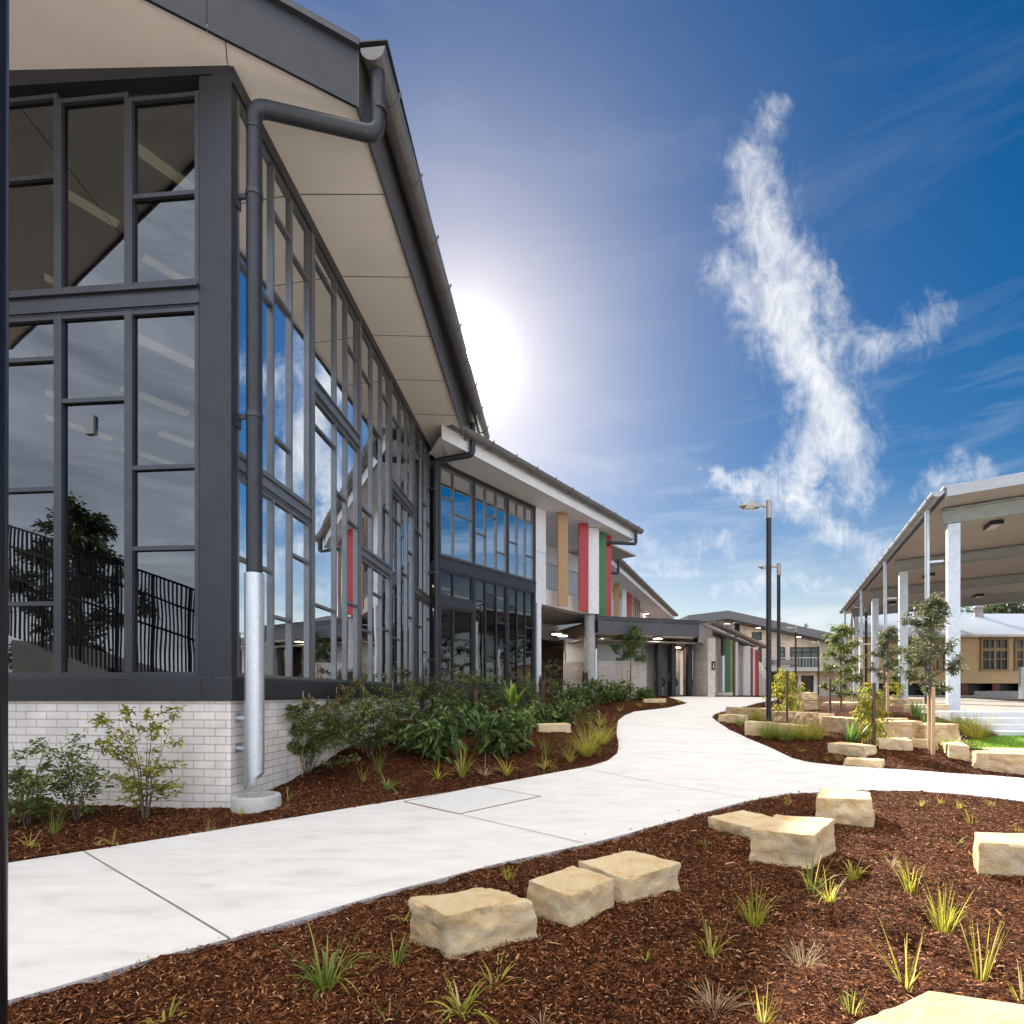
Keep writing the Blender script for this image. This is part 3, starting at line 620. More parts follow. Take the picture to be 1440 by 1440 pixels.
tag(np_obj('leaf_litter', V, F, M['chip'], None), label='scattered bits of bark and dead leaf along the edges of the path', cat='leaf litter', kind='stuff')
# scattered pale pebbles and twigs? a few pale stones
# lawn and courtyard ------------------------------------------------
lawn_poly = [Vector(p[:2]) for p in g((1338,1051),(1360,1043),(1385,1038.5),(1405,1036))] + [Vector((11.6, 11.5)), Vector((14.5, 10.4)), Vector((13.6, 8.9)), Vector((10.4, 9.0))] + [Vector(p[:2]) for p in g((1440,1056),(1400,1055))]
lawn_base = mat('lawn_soil', (.1, .2, .02), .9)
lw_ = sheet('lawn', lawn_poly, .01, lawn_base, .3); tag(lw_, kind='structure')
lp = [(p.x, p.y) for p in lawn_poly]; n = 26000
lx = nrs.uniform(8, 14, n); ly = nrs.uniform(8.5, 12, n); k = inside(lp, lx, ly); lx = lx[k]; ly = ly[k]; n = len(lx)
V, F = blade_geo(np.stack([lx, ly, terr(lx, ly)], 1), np.stack([nrs.normal(0, .35, n), nrs.normal(0, .35, n), np.ones(n)], 1), .05+.05*nrs.rand(n, 1), .006, .3, 2)
tag(np_obj('grass', V, F, LF['lawn'], None, True), label='bright green mown lawn grass below the concrete steps', cat='grass', kind='stuff')
court_poly = [Vector((10.6, 12.6)), Vector((16, 10.9)), Vector((40, 12)), Vector((50, 45)), Vector((22, 45)), Vector((19.5, 31)), Vector((14.2, 19.8)), Vector((11.2, 13.6))]
tag(sheet('courtyard', court_poly, .03, M['asphalt'], 1.0, .1), kind='structure')
# concrete steps: one thing
st = thing('concrete_steps', (11.4, 12, .33), 'pale concrete steps rising from the lawn to the courtyard at right', 'steps')
SF = Fr(*G(1404, 1035)[:2], R(100)); z0 = tz(SF.o.x, SF.o.y)-.02
stepm = mat('pale_step_concrete', (.62, .63, .64), .8, 0, .08, 5, .15, 60)
for i in range(4):
    mb = MB(SF); mb.box(-.1*i, 4.5, .32*i, .32*(i+1) if i < 3 else 1.7, z0-.3, z0+.115*(i+1)+.002*i)
    mb.build('step', stepm, st, bevel=.008)
# ================================================================== BUILDINGS
def half_gutter(parent, p0, p1, out, r, m, strap_step=.9, name='gutter', strap_m=None, caps=True):
    """half-round gutter whose back top edge runs p0->p1; out = horizontal unit vector away from the wall"""
    k = 12; p0 = Vector(p0); p1 = Vector(p1); out = Vector(out)
    o_ = [(r+r*math.cos(math.pi+math.pi*i/k), r*math.sin(math.pi+math.pi*i/k)) for i in range(k+1)]
    i_ = [(r+(r-.012)*math.cos(math.pi+math.pi*i/k), (r-.012)*math.sin(math.pi+math.pi*i/k)+.001) for i in range(k, -1, -1)]
    mb = MB(); mb.sweep(o_+i_, p0, p1, out, True)
    if caps:
        for p, d in ((p0, (p1-p0).normalized()*.006), (p1, (p0-p1).normalized()*.006)):
            n = len(o_); q = [p - d*.2 + out*a*.998 + Vector((0, 0, b*.998)) for a, b in o_]; mb.hexa(q, [x+d for x in q])
    gt = mb.build(name, m, parent)
    L = (p1-p0).length; d = (p1-p0)/L; nst = max(2, int(L/strap_step)); rs = r+.014
    so = [(r+rs*math.cos(math.pi*1.0+math.pi*i/k), rs*math.sin(math.pi+math.pi*i/k)) for i in range(k+1)]
    so += [(r+rs+.02, .03), (r+rs-.004, .03)]
    si = [(r+(r+.001)*math.cos(math.pi+math.pi*i/k), (r+.001)*math.sin(math.pi+math.pi*i/k)) for i in range(k, -1, -1)]
    for j in range(nst):
        c = p0 + d*L*(j+.5)/nst
        mb = MB(); mb.sweep(so+si, c-d*.02, c+d*.02, out, True); mb.build('gutter_strap', strap_m or m, gt)
    return gt
def elbow(pts, r, n=5):
    """round the corners of a pipe path"""
    pts = [Vector(p) for p in pts]; out = [pts[0]]
    for i in range(1, len(pts)-1):
        a = (pts[i-1]-pts[i]).normalized(); b = (pts[i+1]-pts[i]).normalized()
        p0 = pts[i]+a*r; p1 = pts[i]+b*r
        for k in range(n+1):
            t = k/n; out.append(p0*(1-t)**2 + pts[i]*2*t*(1-t) + p1*t*t)
    return out+[pts[-1]]
def window(parent, fr, along, a0, a1, z0, z1, edges, trans, d=0.0, fw=.05, dep=.09, outv=-1, gm=None, fm=None, label=None, name='window', ins=.05):
    """a glazed window in a facade: a0..a1 along the wall, panes divided at edges (absolute), transoms trans[i] = heights in pane i.
    along 'u': facade plane v=d, outside is outv*v; along 'v': facade plane u=d"""
    fm = fm or M['frame']; gm = gm or M['glass']
    mb = MB(fr)
    def bx(s0, s1, o0, o1, za, zb):
        lo, hi = sorted((d+outv*o0, d+outv*o1))
        if along == 'u': mb.box(s0, s1, lo, hi, za, zb)
        else: mb.box(lo, hi, s0, s1, za, zb)
    E = [a0]+list(edges)+[a1]
    for i, e in enumerate(E):
        h = fw/2
        c = e + (h if i == 0 else -h if i == len(E)-1 else 0)
        bx(c-h, c+h, -dep+.04, .04, z0, z1)
    for i in range(len(E)-1):
        s0 = E[i] + (fw if i == 0 else fw/2); s1 = E[i+1] - (fw if i == len(E)-2 else fw/2)
        tl = list(trans[i] if i < len(trans) else [])
        for z in [z0+fw/2]+tl+[z1-fw/2]:
            bx(s0, s1, -dep+.045, .036, z-fw/2, z+fw/2)
    w_ = mb.build(name, fm, parent)
    if label: w_['label'] = label
    gb = MB(fr); mb = gb
    for i in range(len(E)-1):
        s0 = E[i] + (fw if i == 0 else fw/2); s1 = E[i+1] - (fw if i == len(E)-2 else fw/2)
        zs = [z0]+list(trans[i] if i < len(trans) else [])+[z1]
        for za, zb in zip(zs, zs[1:]):
            bx(s0-.008, s1+.008, -.006, 0.0, za+fw/2-.008, zb-fw/2+.008)
    gb.build('glass', gm, w_)
    return w_
def round_light(parent, p, r=.16, name='ceiling_light', lit=True, h=.09):
    p = Vector(p); mb = MB(); mb.lathe(p, [(0, 0), (r, 0), (r, -h), (r*.86, -h), (r*.86, -h+.02)], 20)
    b = mb.build(name, M['gut'], parent)
    mb = MB(); mb.lathe(p, [(0, -h+.012), (r*.86, -h+.012), (r*.85, -h-.004), (0, -h-.012)], 20); mb.build('diffuser', M['lampon'] if lit else M['diff'], b)
    return b
# ------------------------------------------------------------------ A: glazed two storey building at left
AA = math.atan2(.0857, .9963)
A = Fr(-2.95, 5.67, AA)
bA = thing('school_building', A(0, 0, 0), 'large glazed two-storey building at left with white brick base and cream soffit', 'building')
LA, ZP0, ZP1, ZS = 8.86, 1.15, 1.385, 7.8
rake = .079
mb = MB(A); mb.box(.0, LA+.5, 0, .23, -.6, ZP0); mb.box(0, .23, .233, 9, -.6, ZP0); mb.build('brick_base', M['brick'], bA)
mb = MB(A); mb.box(-.035, LA+.3, -.035, .3, ZP0-.002, ZP1); mb.box(-.035, .3, .303, 9, ZP0-.002, ZP1-.001); mb.build('plinth_flashing', M['dark'], bA, bevel=.006)
mb = MB(A); mb.box(-.015, LA+.3, -.022, .2, ZP1+.001, ZP1+.022); mb.box(-.022, .2, .203, 9, ZP1+.001, ZP1+.021); mb.build('sill_flashing', M['frame'], bA)
# corner post and mullion posts
mb = MB(A); mb.box(-.012, .1, -.012, .345, ZP1+.023, 7.72); mb.build('corner_column', M['dark'], bA, bevel=.004)
posts = [1.86, 3.66, 5.4, 7.14]
zlo, zhi = (3.59, 3.80), (5.42, 5.66)
bays = [(.1, 1.86), (1.86, 3.66), (3.66, 5.4), (5.4, 7.14), (7.14, LA-.05)]
for p in posts:
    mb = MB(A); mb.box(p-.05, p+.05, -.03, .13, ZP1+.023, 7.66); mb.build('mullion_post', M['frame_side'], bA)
ed = [(.84, 1.29), (2.68, 3.11), (4.3, 4.85), (6.1, 6.62), (7.95, 8.4)]
lowt = [([2.69], [2.16], [3.03]), ([2.49, 5.02], [4.36], [2.72, 4.07]), ([2.35], [3.1], [2.5]), ([2.4, 4.9], [3.9], [3.0, 4.5]), ([2.9], [2.3], [3.2])]
uppt = [([5.89], [4.34, 6.09, 7.06], [6.92]), ([7.35], [], [6.92]), ([4.5, 6.9], [6.2], [4.9, 7.1]), ([7.0], [6.5], []), ([5.2, 7.2], [6.1], [5.7])]
for i, (a, b) in enumerate(bays):
    s0, s1 = (zlo if i % 2 == 0 else zhi)
    a_, b_ = a+(.0 if i == 0 else .055), b-.055
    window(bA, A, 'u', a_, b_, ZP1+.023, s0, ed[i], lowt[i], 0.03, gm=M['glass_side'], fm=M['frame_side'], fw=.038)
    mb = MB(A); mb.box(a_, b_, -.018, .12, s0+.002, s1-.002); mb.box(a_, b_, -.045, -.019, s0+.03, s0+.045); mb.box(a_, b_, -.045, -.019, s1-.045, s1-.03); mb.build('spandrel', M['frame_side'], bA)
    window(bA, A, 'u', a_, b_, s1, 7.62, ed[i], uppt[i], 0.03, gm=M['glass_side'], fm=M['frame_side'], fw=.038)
mb = MB(A); mb.box(-.013, LA+.3, -.034, .2, 7.622, 7.79); mb.build('head_trim', M['dark'], bA)
# front facade bays (towards the camera)
fs = [(.35, 1.144), (1.144, 1.958), (1.958, 2.78), (2.78, 3.6), (3.6, 4.4), (4.4, 5.2)]
up_t = [[6.52], [], [6.82], [6.3], [], [6.7]]; lo_t = [[3.63, 2.77], [4.38], [4.85, 3.44, 2.2], [3.9], [2.9, 4.6], [3.5]]
for (a, b), ut, lt in zip(fs, up_t, lo_t):
    zt = 7.55+rake*a
    window(bA, A, 'v', a, b, ZP1+.023, 5.31, [], [sorted(lt)], .03, fw=.045, outv=-1)
    window(bA, A, 'v', a, b, 5.56, zt, [], [sorted(ut)], .03, fw=.045, outv=-1)
mb = MB(A); mb.box(-.012, .14, .346, 5.2, 5.312, 5.558); mb.box(-.05, -.013, .346, 5.2, 5.50, 5.535); mb.box(-.03, -.0135, .346, 5.2, 5.33, 5.345); mb.build('front_spandrel', M['frame'], bA)
mb = MB(A)
mb.hexa([A(-.014, .0, 7.725), A(.14, .0, 7.725), A(.14, 5.2, 7.53+rake*5.2), A(-.014, 5.2, 7.53+rake*5.2)], [A(-.014, .0, 7.80), A(.14, .0, 7.80), A(.14, 5.2, 7.80+rake*5.2), A(-.014, 5.2, 7.80+rake*5.2)])
mb.build('raked_head_trim', M['dark'], bA)
mb = MB(A); mb.box(.06, .1, 1.52, 1.62, 4.05, 4.24) if False else mb.box(.0, .028, 1.55, 1.65, 4.02, 4.22); mb.build('window_sensor_box', M['gut'], bA)
# soffit, roof, fascias
ev = -1.232; eu0 = .377; eu1 = 8.75
EV1 = ev+.19
evu = lambda u: ev + .19*(u-eu0)/(LA+1.0-eu0)
sof = [(eu0, ev), (LA+1.0, EV1), (LA+1.0, 9), (-5.3, 9), (-4.91, 7.95), (-.556, .394)]
zsf = lambda v: ZS + rake*v
mb = MB(A)
mb.hexa([A(u, v, zsf(v)) for u, v in sof], [A(u, v, zsf(v)+.02) for u, v in sof]); mb.build('soffit', M['soffit'], bA)
jn = mat('soffit_joint', (.06, .055, .05), .9)
def sj(u0, v0, u1, v1): mb = MB(A); mb.bar(A(u0, v0, zsf(v0)-.002), A(u1, v1, zsf(v1)-.002), .008, .006); mb.build('soffit_joint', jn, bA)
for u in (.03, 1.45, 2.85, 4.25, 5.65, 7.05): sj(u, -.04, u, evu(u)+.01) if u > .3 else None
sj(-.05, 2.75, -2.4, 3.1); sj(-.03, .02, -.27, -.11)
mb = MB(A)
rt = [(eu0-.02, ev-.02), (LA+1.0, EV1-.02), (LA+1.0, 9), (-5.32, 9), (-4.93, 7.95), (-.58, .40)]
mb.hexa([A(u, v, zsf(v)+.62) for u, v in rt], [A(u, v, zsf(v)+.70) for u, v in rt]); mb.build('roof', M['dark'], bA)
mb = MB(A)   # raked barge on the front edge, in two sheets, and the side fascia
def barge(p, q, b0, b1):
    d = Vector((q[0]-p[0], q[1]-p[1])).normalized(); n = Vector((-d.y, d.x))*.03
    if n.x > 0: n = -n
    pts = [(p[0], p[1]), (q[0], q[1]), (q[0]-n.x, q[1]-n.y), (p[0]-n.x, p[1]-n.y)]
    mb.hexa([A(u, v, zsf(v)+b0) for u, v in pts], [A(u, v, zsf(v)+b1) for u, v in pts])
e0 = Vector((eu0, ev)); e1 = Vector((-4.91, 7.95)); dd = (e1-e0).normalized()
barge(e0, e0+dd*1.45, -.03, .60); barge(e0+dd*1.455, e0+dd*3.9, -.03, .60); barge(e0+dd*3.905, e1, -.03, .60)
mb.build('barge_board', M['dark'], bA)
mb = MB(A)
b_ = MB(A); n = Vector((-dd.y, dd.x)); n = n if n.x < 0 else -n
pts = [e0+n*.05, e1+n*.05, e1-n*.1, e0-n*.1]
b_.hexa([A(p.x, p.y, zsf(p.y)+.602) for p in pts], [A(p.x, p.y, zsf(p.y)+.66) for p in pts]); b_.build('barge_cap', M['frame'], bA)
pe0 = A(eu0, ev, 0); pe1 = A(LA+.6, evu(LA+.6), 0); EF = Fr(pe0.x, pe0.y, math.atan2(pe1.x-pe0.x, pe1.y-pe0.y)); LE = (pe1-pe0).length
mb = MB(EF); mb.box(0, LE, -.004, .03, zsf(ev)-.03, zsf(ev)+.62); mb.build('eave_fascia', M['gut'], bA)
gA = half_gutter(bA, A(eu0-.02, ev-.03, 8.29), A(LA+.5, ev-.03, 8.30), -A.v, .14, M['gut'], 1.0)
mb = MB(EF); mb.box(-.03, LE-.1, -.335, .02, 8.345, 8.36); mb.build('roof_edge', M['frame'], bA)
# downpipe
dp = elbow([A(.5, ev-.175, 8.2), A(.5, ev-.175, 7.47), A(.1, -.2, 7.47), A(.1, -.2, 2.45)], .13)
mb = MB(A); mb.tube(dp, .08, 18, False)
for p, q in ((A(.1, -.2, 7.2), A(.1, -.2, 7.23)), (A(.5, ev-.2, 7.72), A(.5, ev-.2, 7.75))): mb.tube([p, q], .086, 18)
dpo = mb.build('downpipe', M['dark'], bA)
mb = MB(A); mb.tube([A(.1, -.2, 2.5), A(.1, -.2, .42)], .098, 20, False)
c0 = A(.1, -.2, 0); ring = [(c0+Vector((.098*math.cos(2*math.pi*j/20), .098*math.sin(2*math.pi*j/20), 0))) for j in range(20)]
mb.add([Vector((p.x, p.y, .42)) for p in ring]+[Vector((p.x, p.y, .30-.9*(c0.x-p.x)+.0)) for p in ring], [(j, (j+1) % 20, 20+(j+1) % 20, 20+j) for j in range(20)], True)
mb.build('galvanised_sleeve', M['galv'], dpo, fixn=False)
for z in (6.5, 4.15):
    mb = MB(A); mb.box(.085, .115, -.13, .0, z, z+.05); mb.box(.06, .15, -.025, -.012, z-.09, z+.06); mb.tube([A(.1, -.2, z), A(.1, -.2, z+.05)], .088, 16); mb.build('pipe_bracket', M['frame'], dpo)
for z in (.63, .95):
    mb = MB(A); mb.box(.08, .12, -.13, .0, z, z+.035); mb.box(.05, .16, -.014, -.001, z-.03, z+.06); mb.build('pipe_clip', M['galv'], dpo)
# rear corner downpipe (dark) with elbow to the gutter of the wing
mb = MB(A); mb.tube(elbow([A(8.3, ev, 8.15), A(8.3, ev, 7.35), A(8.6, -.22, 7.35), A(8.6, -.22, .6)], .12), .075, 12, False)
dp2 = mb.build('downpipe', M['dark'], bA)
for z in (2.1, 4.4, 6.6):
    mb = MB(A); mb.box(8.58, 8.62, -.16, .0, z, z+.05); mb.tube([A(8.6, -.22, z), A(8.6, -.22, z+.05)], .083, 12); mb.build('pipe_bracket', M['frame'], dp2)
# rooms behind the glass
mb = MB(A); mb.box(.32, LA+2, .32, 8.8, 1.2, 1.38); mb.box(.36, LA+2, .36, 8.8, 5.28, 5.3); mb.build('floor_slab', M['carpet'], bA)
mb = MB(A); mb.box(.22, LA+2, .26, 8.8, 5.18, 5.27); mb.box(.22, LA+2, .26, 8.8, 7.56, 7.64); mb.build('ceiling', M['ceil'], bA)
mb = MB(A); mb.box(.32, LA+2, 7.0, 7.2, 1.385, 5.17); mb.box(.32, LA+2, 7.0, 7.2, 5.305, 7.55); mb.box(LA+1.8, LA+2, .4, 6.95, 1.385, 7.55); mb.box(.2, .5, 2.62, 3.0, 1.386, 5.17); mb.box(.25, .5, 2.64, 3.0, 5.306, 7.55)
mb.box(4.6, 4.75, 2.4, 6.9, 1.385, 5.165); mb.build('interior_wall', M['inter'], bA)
ld = Vector((.577, .816, 0)); ln_ = Vector((-.816, .577, 0))*.07
for zc, spots in ((7.555, [(238, 240, .36), (122, 288, .34), (45, 236, .3), (240, 383, .36), (55, 384, .36)]), (5.175, [(236, 494, .36), (220, 563, .4), (264, 622, .4), (222, 645, .5), (58, 548, .4), (60, 584, .4), (112, 601, .4)])):
    for px, py, hl in spots:
        # strips fixed to the ceiling
        Y_ = FPX*(zc-EYE)/(HY-py); c = P(px, py, Y_); q = [c-ld*hl-ln_, c+ld*hl-ln_, c+ld*hl+ln_, c-ld*hl+ln_]
        mb = MB(A); mb.hexa([p-Vector((0, 0, .03)) for p in q], q); mb.build('ceiling_light', M['strip'], bA)
# splash ring under the pipe
sb = A(.09, -.23, 0); sb.z = tz(sb.x, sb.y)
mb = MB(); mb.lathe(sb, [(.0, .03), (.17, .03), (.18, .13), (.19, .145), (.23, .14), (.243, .125), (.25, -.12)], 26)
sbo = mb.build('splash_ring', M['conc'], None, fixn=False); tag(sbo, 'round grey concrete splash ring on the mulch under the galvanised downpipe sleeve', 'drain ring')
# ------------------------------------------------------------------ B: wing at an angle beyond
BA = R(37.5)
B = Fr(-2.0, 14.42, BA)     # u along the facade, +v inward (left), outside -v
bB = thing('school_wing', B(0, 0, .7), 'two-storey wing with pale window glass, white eave and open balcony hung with coloured fins', 'building')
ZB = 7.52; LG = 4.55; LB = 9.9
mb = MB(B); mb.box(.05, LG, -.02, .25, .2, 1.42); mb.build('plinth', M['dark'], bB)
bb = [(.1, 1.42), (1.5, 3.0), (3.08, LG-.1)]
eb = [[.62], [2.0, 2.5], [3.55, 4.0]]
for i, (a, b) in enumerate(bb):
    if i == 0:
        window(bB, B, 'u', a, b, 1.425, 3.6, eb[i], [[2.2], [2.75]], .03); mb = MB(B); mb.box(a, b, -.03, .1, 3.602, 3.85); mb.build('spandrel', M['frame'], bB)
        window(bB, B, 'u', a, b, 3.852, 4.58, eb[i], [[], []], .03)
    else: window(bB, B, 'u', a, b, 1.425, 4.58, eb[i], ([[3.95], [4.2, 2.2], [3.4, 2.7]], [[4.0, 1.9], [3.1], [3.4, 2.6]])[i-1], .03)
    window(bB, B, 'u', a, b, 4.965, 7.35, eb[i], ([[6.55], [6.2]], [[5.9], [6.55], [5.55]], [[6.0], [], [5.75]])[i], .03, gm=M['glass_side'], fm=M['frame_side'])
mb = MB(B); mb.box(.05, LG, -.035, .15, 4.583, 4.962); mb.box(.05, LG, -.06, -.036, 4.9, 4.93); mb.build('floor_spandrel', M['frame'], bB)
for a, b in ((.0, .1), (1.42, 1.5), (3.0, 3.08), (LG-.1, LG)):
    mb = MB(B); mb.box(a+.001, b-.001, -.032, .12, 1.425, 4.582); mb.box(a+.001, b-.001, -.032, .12, 4.964, 7.5); mb.build('mullion_post', M['frame'], bB)
mb = MB(B); mb.box(.1, LG, -.02, .1, 7.352, 7.51); mb.build('head_trim', M['dark'], bB)
# white panel and post at the end of the glazing, room behind
mb = MB(B); mb.box(LG+.01, LG+.62, -.02, .3, 4.27, 6.0); mb.box(LG+.01, LG+.62, -.02, .3, 6.012, 7.5); mb.build('wall_panel', M['white'], bB)
mb = MB(B); mb.box(LG+.02, LG+.25, -.08, .2, .5, 4.265); mb.build('white_post', M['fwhite'], bB)
mb = MB(B); mb.box(.3, LG, .3, 5.5, 4.55, 4.9); mb.box(.3, LG, .3, 5.5, 1.2, 1.4); mb.build('floor_slab', M['ceil'], bB)
mb = MB(B); mb.box(.3, LG+.0, 5.5, 5.7, 1.0, 7.5); mb.box(LG+.26, LG+.5, .31, 5.4, .5, 4.26); mb.box(LG+.05, LG+.3, .31, 5.4, 4.92, 7.5); mb.build('interior_wall', M['inter'], bB)
mb = MB(B); mb.box(.2, LB+3, .2, 6, 7.53, 7.6); mb.build('ceiling', M['ceil'], bB)
for u, v in ((1.2, 1.6), (2.8, 2.2), (3.7, 1.3)):
    mb = MB(B); mb.box(u, u+1.0, v, v+.15, 4.52, 4.549); mb.build('ceiling_light', M['strip'], bB)
# balcony
mb = MB(B); mb.box(LG+.63, LB, -.0, .18, 4.27, 4.82); mb.build('balcony_upstand', M['render'], bB, bevel=.01)
mb = MB(B); mb.box(LG+.3, LB, .19, 6, 4.25, 4.52); mb.build('balcony_slab', M['conc'], bB)
mb = MB(B)
for i in range(46):
    u = LG+.68+i*.1
    mb.box(u, u+.016, .05, .066, 4.83, 5.74)
mb.box(LG+.63, LB-.1, .04, .076, 5.745, 5.79); mb.box(LG+.63, LB-.1, .045, .07, 4.9, 4.93); mb.build('railing', M['mould'], bB)
mb = MB(B); mb.box(LG+.31, LB+2, 2.3, 2.5, 4.53, 7.52); mb.build('balcony_rear_wall', M['white'], bB)
mb = MB(B); mb.box(LG+2.2, LG+3.0, 2.24, 2.298, 4.54, 6.7); mb.build('door', M['mould'], bB)
# fins
for u, w_, m_, lb in ((5.45, .36, 'tan', 'tan fin'), (6.85, .36, 'red', 'red fin'), (7.55, .42, 'fwhite', 'white fin'), (8.25, .36, 'green', 'green fin'), (8.72, .34, 'red', 'red fin at the end')):
    mb = MB(B); c = B(u, -.32, 0); d = Vector((.97, .243, 0)).normalized(); n_ = Vector((-d.y, d.x, 0))*.035
    q = [c-n_, c+d*w_-n_, c+d*w_+n_, c+n_]; k_ = u-5.45
    mb.hexa([p+Vector((0, 0, 4.24-.005*k_)) for p in q], [p+Vector((0, 0, 7.44)) for p in q]); o = mb.build('fin', M[m_], bB, bevel=.006); o['label'] = lb + ' hung under the eave'
# eave: soffit, fascia, gutter
E0, E1 = -.95, -1.0
mb = MB(B); q = [(-.85, E0), (LB+.15, E1), (LB+.15, 6), (.3, 6), (.3, .0), (-.3, .0)]; zb = lambda v: ZB+.06*v if v < 0 else ZB
mb.hexa([B(u, v, zb(v)+.0) for u, v in q], [B(u, v, zb(v)+.02) for u, v in q]); mb.build('soffit', M['white'], bB)
mb = MB(B); mb.box(-.85, LB+.17, E1-.03, E1+.0, 7.42, 7.80); mb.box(LB+.152, LB+.18, E1+.001, 5, 7.42, 8.0); mb.build('fascia', M['white'], bB)
mb = MB(B); q = [(-.9, E1-.2), (LB+.25, E1-.2), (LB+.25, 6), (-.9, 6)]; mb.hexa([B(u, v, 7.86+.09*(v+1.2)) for u, v in q], [B(u, v, 7.92+.09*(v+1.2)) for u, v in q]); mb.build('roof', M['gut'], bB)
half_gutter(bB, B(-.75, E1-.032, 7.84), B(LB+.4, E1-.032, 7.84), -B.v, .15, M['gut'], .95)
dp = elbow([B(LB-.05, E1-.18, 7.7), B(LB-.05, E1-.18, 7.2), B(LB-1.7, -.28, 7.05), B(LB-1.7, -.28, 2.2)], .1)
mb = MB(); mb.tube(dp[:9]+[], .07, 12, False) if False else mb.tube(dp, .065, 12, False); d3 = mb.build('downpipe', M['dark'], bB)
mb = MB(); mb.tube([B(LB-1.7, -.28, 2.95), B(LB-1.7, -.28, .95)], .08, 12, False); mb.build('galvanised_sleeve', M['galv'], d3)
# undercroft: column, beam, ceiling, walls, lights
cc = P(829, 900, 20.6); mb = MB(); mb.lathe((cc.x, cc.y, 0), [(.215, .6), (.215, 4.26)], 24); mb.build('column', M['conc'], bB)
mb = MB(B); mb.box(LG+.5, LB+.2, 2.6, 2.85, 3.55, 4.245); mb.build('beam', M['render'], bB)
mb = MB(B); mb.box(LG+.51, LB+2.5, 2.86, 9, 3.6, 3.7); mb.build('undercroft_ceiling', M['ceil'], bB)
mb = MB(B); mb.box(LG-1, LB+7, 6.6, 6.8, .6, 4.2); mb.build('undercroft_wall', M['inter'], bB)
mb = MB(B); mb.box(LG+1.6, LG+2.6, 6.5, 6.598, .9, 3.1); mb.box(LG+3.4, LG+5.2, 6.5, 6.598, 1.9, 3.1); mb.build('undercroft_door', M['black'], bB)
for px, py in ((783, 891), (791, 893.5), (804, 902), (847, 897)):
    zc = 3.6; Y = FPX*(zc-EYE)/(HY-py+2.5); round_light(bB, P(px, py-2.5, Y)+Vector((0, 0, .0)), .22)
# ------------------------------------------------------------------ low white brick wall in front of the undercroft
wl = thing('brick_wall', P(858, 985, 21.0), 'low white brick wall behind the young tree with stakes', 'wall')
a = P(792, 978, 21.4); b = P(909, 978, 20.7); cgt = Fr(a.x, a.y, math.atan2(b.x-a.x, b.y-a.y)); lw2 = (Vector(b[:2])-Vector(a[:2])).length
mb = MB(cgt); mb.box(0, lw2, 0, .9, .6, 2.45); mb.build('wall', M['brick2'], wl)
mb = MB(cgt); mb.box(-.01, lw2+.01, -.01, .91, 2.452, 2.5); mb.build('coping', M['render'], wl)
# ------------------------------------------------------------------ C: taller wing behind, with its own eave
cA = R(24.5); Cc = Fr(4.55, 25.6, cA)
bC = thing('rear_wing', Cc(0, 0, 1), 'rear wing with receding white eave and coloured fins above the low dark roof', 'building')
mb = MB(Cc); mb.box(0, 22, 1.6, 5, 3.9, 7.5); mb.build('wall', M['white'], bC)
mb = MB(Cc); mb.hexa([Cc(u, v, 7.55) for u, v in ((-2, 0), (22, 0), (22, 5), (-2, 5))], [Cc(u, v, 7.58) for u, v in ((-2, 0), (22, 0), (22, 5), (-2, 5))]); mb.build('soffit', M['white'], bC)
mb = MB(Cc); mb.box(-2, 22, -.03, 0, 7.5, 7.85); mb.build('fascia', M['fwhite'], bC)
mb = MB(Cc); mb.box(-2, 22, -.1, 5, 7.9, 7.96); mb.build('roof', M['gut'], bC)
half_gutter(bC, Cc(-2, -.035, 7.9), Cc(22, -.035, 7.9), -Cc.v, .16, M['gut'], 1.1)
mb = MB(); mb.tube(elbow([Cc(1.2, -.2, 7.75), Cc(1.2, -.2, 7.15), Cc(-.6, 1.3, 7.1)], .12), .07, 10); mb.build('downpipe', M['dark'], bC)
for px, wpx, m_ in ((858, 4, 'fwhite'), (867, 7, 'tan'), (877.5, 6, 'fwhite'), (883.5, 3, 'red'), (887, 2.4, 'red'), (890.5, 1.6, 'tan'), (893.5, 2, 'green'), (896.5, 1.5, 'red'), (899, 1.5, 'green'), (943.5, 2.5, 'red')):
    # position on the fin line v = .9 of this wing
    k = (px-CX)/FPX; o0 = Cc(0, .9, 0); t_ = (k*o0.y-o0.x)/(Cc.u.x-k*Cc.u.y); c = o0+Cc.u*t_; ww = wpx/FPX*c.y
    mb = MB(); d = Vector((1, .05, 0)).normalized(); n_ = Vector((-d.y, d.x, 0))*.05; q = [c-d*ww/2-n_, c+d*ww/2-n_, c+d*ww/2+n_, c-d*ww/2+n_]
    mb.hexa([p+Vector((0, 0, 3.9)) for p in q], [p+Vector((0, 0, 7.54)) for p in q]); o = mb.build('fin', M[m_], bC); o['label'] = m_.replace('fwhite', 'white') + ' fin under the far eave'
for px, py in ((864.5, 860), (909, 861.5)):
    zc = 6.6 if px < 900 else 7.55; Y = FPX*(zc-EYE)/(HY-py); round_light(bC, P(px, py, Y), .2, lit=True)
